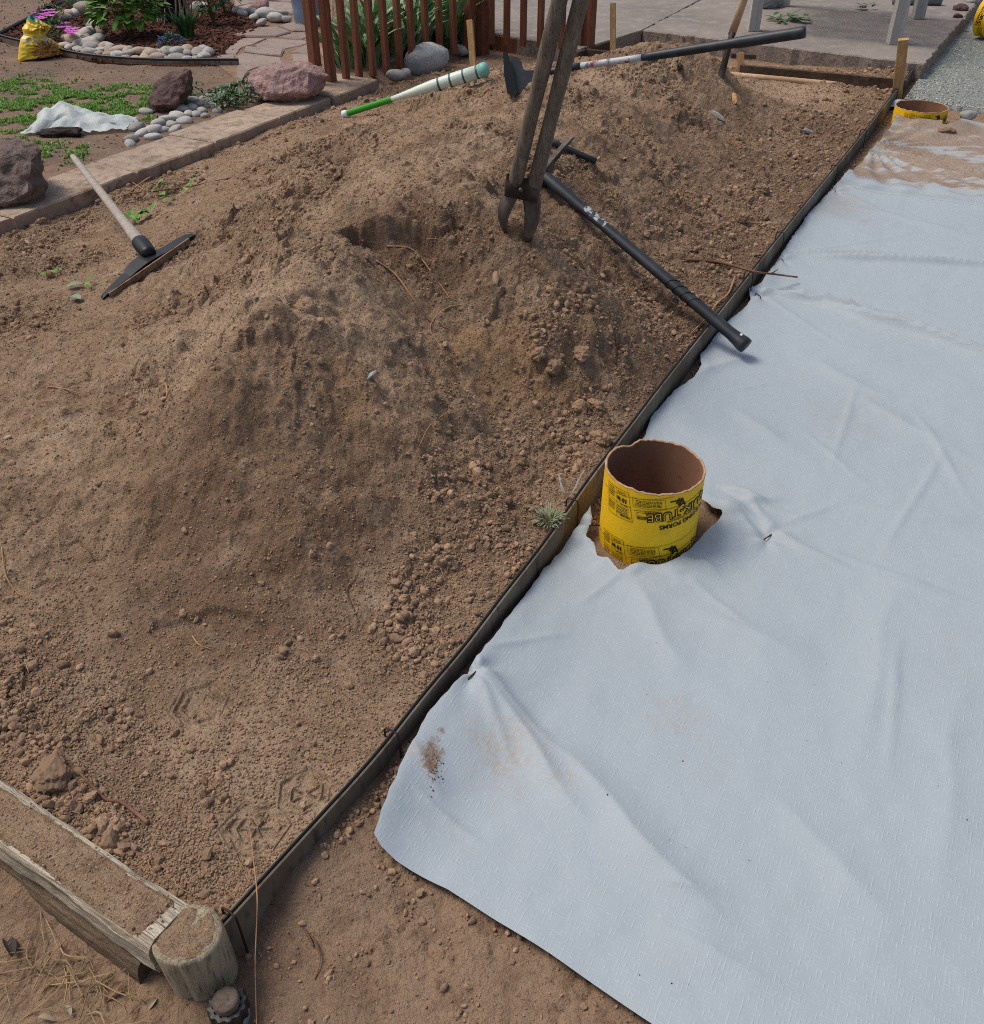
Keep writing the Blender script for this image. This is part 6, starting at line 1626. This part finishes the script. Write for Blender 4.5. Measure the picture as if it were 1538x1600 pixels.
# ------------------------------------------------------------------ twigs, roots, straw
M_TWIG = mat('brown_twig', '#6b4c38', .85, var=((20, '#8a6a52', .45, .7),)); M_ROOT = mat('pale_root', '#a9855f', .85, var=((20, '#8a6544', .45, .7),)); M_STRAW = mat('straw', '#9a8462', .8, rand=.35)
def twig(label, pts, r0, r1, m, name='twig', lift=.004, surf=None, fork=None):
    P_ = []
    for q in pts:
        if len(q) == 3: P_.append(at(*q))
        else:
            p = on(*q); p[2] = mz1(p[0], p[1]) + lift; P_.append(p)
    C_ = catmull(P_, 6); n = len(C_)
    V, F_ = tube(C_, list(np.linspace(r0, r1, n)), 6)
    if fork:
        mb = MB(); mb.add(V, F_)
        for (i, d, L) in fork: mb.add(*tube([C_[i], C_[i] + np.array(d) * L * .5, C_[i] + np.array(d) * L + [0, 0, .004]], [r1, r1 * .8, r1 * .4], 5))
        V, F_ = mb.vf()
    obj(name, (V, F_), m, smooth_=True, label=label, cat=name)
twig('thin brown branch lying over the edging onto the white fabric', [(1072, 410), (1120, 413), (1160, 419, .118), (1182, 425, .122), (1215, 429, .085), (1246, 433, .05)], .006, .0035, M_TWIG, 'branch', .008, fork=[(26, (.5, -.6, .1), .05), (22, (.7, .5, .1), .05)])
twig('pale root hanging beside the edging below the thin branch', [(1148, 436), (1138, 462), (1120, 480), (1098, 508), (1080, 526)], .004, .0025, M_ROOT, 'root', .01)
twig('short brown root lying beside the grey timber', [(128, 1214), (150, 1238), (168, 1252), (190, 1256), (212, 1272), (234, 1292)], .0028, .0045, M_TWIG, 'root', .006)
twig('long thin pale root hanging down the scooped hollow', [(588, 412), (618, 436), (645, 468), (668, 500), (700, 520)], .003, .0012, M_ROOT, 'root')
twig('forked pale root at the head of the hollow', [(605, 388), (640, 393), (660, 410), (690, 450), (703, 470)], .003, .0012, M_ROOT, 'root', .006)
twig('looping pale root in the hollow bottom', [(730, 480), (700, 484), (678, 502), (673, 520), (688, 545), (700, 566)], .0018, .001, M_ROOT, 'root')
twig('fine root on the dry pale patch left of the hollow toe', [(700, 650), (672, 672), (655, 700)], .0018, .001, M_ROOT, 'root')
twig('pale forked twig near the kerb above the mattock', [(182, 274), (205, 288), (228, 302)], .004, .002, M_ROOT, 'twig', .01)
twig('curved pale twig crossing the forked twig near the kerb', [(247, 272), (222, 288), (205, 302), (190, 312), (177, 326)], .0045, .003, M_ROOT, 'twig', .008)
twig('long dark buried root running along the upper left of the heap', [(205, 306), (240, 300), (290, 293), (354, 280), (400, 268), (470, 264), (520, 256)], .004, .003, M_TWIG, 'root', .002)
twig('dark twig half buried at the far left below the boulder', [(5, 362), (30, 357), (62, 352)], .005, .003, M_TWIG, 'twig', .003)
twig('pale straw on the slope at the left edge', [(75, 608), (105, 615), (137, 622)], .0022, .001, M_ROOT, 'straw')
twig('short upright pale root at the crest left of centre', [(262, 610), (264, 622), (262, 634)], .003, .002, M_ROOT, 'root', .02)
twig('pale thin root at the far left edge of the lower slope', [(5, 860), (10, 900), (25, 925), (35, 935)], .0018, .0012, M_ROOT, 'root')
twig('pale curved rootlet in the cracked soil below centre', [(302, 998), (312, 1010), (330, 1018)], .0022, .001, M_ROOT, 'root', .006)
twig('thin pale stem standing from the edging corner towards the camera', [(392, 1300), (398, 1345), (402, 1400, .13), (401, 1450, .09), (399, 1500, .06), (400, 1560, .03), (402, 1625, .01)], .0012, .0009, M_ROOT, 'stem', .01)
twig('brown root curling on the bare dirt right of the sprinkler', [(480, 1455, .006), (495, 1475, .01), (500, 1500, .012), (492, 1530, .006)], .002, .0012, M_TWIG, 'root')
twig('dark root on the bare dirt near the corner of the fabric', [(470, 1440, .004), (482, 1462, .012), (490, 1478, .004)], .003, .002, M_TWIG, 'root')
# chips of brick and white shards on the far slope
for i, (x, y, s, m, lb_) in enumerate(((1147, 158, .05, M_PINE, 'orange wood chip on the far slope'), (1122, 186, .045, M_COB, 'grey shard on the far slope'), (1262, 210, .045, M_COB, 'upright grey shard on the far slope near the edging'), (1062, 110, .055, M_DARKW, 'brown bark piece below the hoe handle'),
                                       (975, 250, .02, M_COBT, 'small pale pebble right of the digger'), (12, 686, .018, M_COBT, 'small pale pebble at the left edge'), (580, 595, .02, M_COB, 'small grey pebble on the left spur'), (775, 440, .03, M_CLOD, 'dark clod below the digger'), (45, 383, .02, M_COBT, 'pale chip below the left boulder'))):
    p = on(x, y); obj('chip' if s > .03 else 'pebble', rock((p[0], p[1], p[2] + s * .25), (s * .35, s, s * .3), 500 + i, 3, 7, 1.0, .12, rz=i * .9, tilt=(.4, .2)), m, smooth_=False, label=lb_, cat='chip' if s > .03 else 'pebble')
# straw bits on the heap (nobody could count them)
def straw_var(n):
    out = []
    for k in range(n):
        rr = random.Random(k); pts = [np.array([-.5, 0, 0]), np.array([-.1, rr.uniform(-.15, .15), rr.uniform(0, .15)]), np.array([.5, rr.uniform(-.25, .25), rr.uniform(-.05, .1)])]
        out.append(tube(catmull(pts, 3), .008 + .007 * rr.random(), 4))
    return out
STRAW = straw_var(6)
xs1, ys1 = mound_points(900, False)
scatter('straw_bits', np.stack([xs1, ys1, mound_lookup(xs1, ys1) + .002], 1), RNG.uniform(.012, .06, len(xs1)) , STRAW, M_STRAW, 'fine pale rootlets and straw bits strewn over the dirt heap', 'straw',
        rot=np.stack([RNG.normal(0, .2, len(xs1)), RNG.normal(0, .25, len(xs1)), RNG.uniform(0, 6.28, len(xs1))], 1))
# dry grass in the lower left corner and litter over ground
k = 170
cpx = np.stack([RNG.normal(90, 90, k), RNG.normal(1505, 60, k)], 1)
P = np.array([at(a, b, .0) for a, b in cpx]); P[:, 2] = ground_z(P[:, 0], P[:, 1]) + .004
d_ = (P[:, :2] - T1) @ TN; P = P[d_ > .12]
P2 = np.stack([RNG.uniform(-.5, .5, 160), RNG.uniform(.6, 1.2, 160)], 1); P2 = P2[edge_v(P2[:, 0], P2[:, 1]) < -.04]; P2 = np.column_stack([P2, ground_z(P2[:, 0], P2[:, 1]) + .002])
P3 = np.stack([RNG.uniform(-5, .5, 900), RNG.uniform(4.6, 10, 900)], 1); P3 = P3[kerb_d(P3[:, 0], P3[:, 1]) > .4]; P3 = np.column_stack([P3, ground_z(P3[:, 0], P3[:, 1]) + .003])
PP = np.vstack([P, P2, P3]); sc__ = np.concatenate([RNG.uniform(.03, .10, len(P)), RNG.uniform(.008, .03, len(P2)), RNG.uniform(.02, .06, len(P3))])
scatter('dry_grass', PP, sc__, STRAW, M_STRAW, 'dry straw and dead grass littering the bare ground', 'dry grass',
        rot=np.stack([RNG.normal(0, .15, len(PP)), RNG.normal(0, .25, len(PP)), RNG.uniform(0, 6.28, len(PP))], 1))
M_DEAD = mat('dead_leaf', '#8a6a4e', .8, var=((30, '#5e4634', .45, .7),)); M_PALEL = mat('pale_dead_leaf', '#988a72', .8)
M_DARKL = mat('dark_dead_leaf', '#3a3534', .8)
for i, (x, y, L, m, lb_) in enumerate(((38, 1425, .05, M_DEAD, 'tan dead leaf leaning on the timber at the lower left'), (20, 1495, .07, M_DARKL, 'dark dead leaf at the left edge of the picture'), (190, 1535, .045, M_DEAD, 'reddish brown curled leaf below the timber end'), (60, 1590, .035, M_PALEL, 'pale leaf fragment at the bottom left edge'),
                                       (110, 1588, .035, M_PALEL, 'pale narrow leaf at the bottom edge'), (245, 1560, .03, M_PALEL, 'pale leaf scrap left of the post foot'), (12, 1425, .05, M_PALEL, 'pale curled leaf at the far left under the timber'))):
    p = at(x, y, .012); rr = random.Random(i); obj('dead_leaf', leaf(p, (math.cos(i * 2.1), math.sin(i * 2.1), .25), (.3, .2, 1), L * .75, L * .28, 1.1, 8, .6), m, smooth_=True, label=lb_, cat='leaf')
# green sprigs on the heap
for i, (x, y, n, L, lb_) in enumerate(((212, 350, 8, .05, 'wilted green weed sprig right of the mattock handle'), (232, 338, 8, .05, 'green weed sprig on the heap below the crossing twigs'), (252, 302, 7, .05, 'green weed sprig beside the crossing twigs'), (262, 318, 5, .04, 'small drooping weed sprig below the crossing twigs'), (298, 298, 5, .035, 'tiny green weed on the buried root'), (85, 435, 5, .035, 'small green weed left of the mattock head'), (140, 448, 4, .03, 'faded weed beside the mattock blade tip'))):
    p = on(x, y); rr = random.Random(i + 3); mb = MB()
    for k in range(n): mb.add(*leaf(p + np.array([rr.uniform(-.025, .025), rr.uniform(-.03, .03), .01 + rr.uniform(0, .03)]), rdir(-.1, .9, rr), (0, 0, 1), L * rr.uniform(.7, 1.1), L * .5))
    obj('weed_sprig', mb.vf(), M_LG, label=lb_, cat='weed')
for i, (x, y, lb_) in enumerate(((106, 453, 'pale grey green leaf left of the mattock blade'), (113, 468, 'pale leaf below the other pale leaf left of the mattock'))):
    p = on(x, y); obj('dead_leaf', leaf(p + np.array([0, 0, .012]), (1, .3 - i, .25), (0, 0, 1), .06, .035, .3), M_LS, label=lb_, cat='leaf')
# grass clump and plastic shred at the edging beside the tube
p = on(858, 816)
blades('grass_clump', 'uprooted grey green grass clump lying against the edging near the tube', 'grass tuft', (p[0], p[1], p[2] - .005), 170, .04, .003, mat('faded_grass', '#7d8767', .7, var=((60, '#9a9c7e', .45, .7),)), .9, .025, 91, .9)
p0, p1, p2, p3 = on(872, 752, .02), on(880, 775, .012), on(893, 780, .02), on(912, 748, .03)
V = []
cc = catmull([p0, p1, p2, p3], 8)
for i, q in enumerate(cc): V += [q + np.array([-.002, .002, .003 * math.sin(i * .7)]), q + np.array([.003, -.001, .004 + .003 * math.cos(i * .9)])]
obj('plastic_shred', (V, [(2*i, 2*i+1, 2*i+3, 2*i+2) for i in range(len(cc) - 1)]), mat('clear_plastic_film', '#9aa0a4', .3, alpha=.55), smooth_=True, label='thin clear plastic shred caught on the edging by the near tube', cat='plastic')
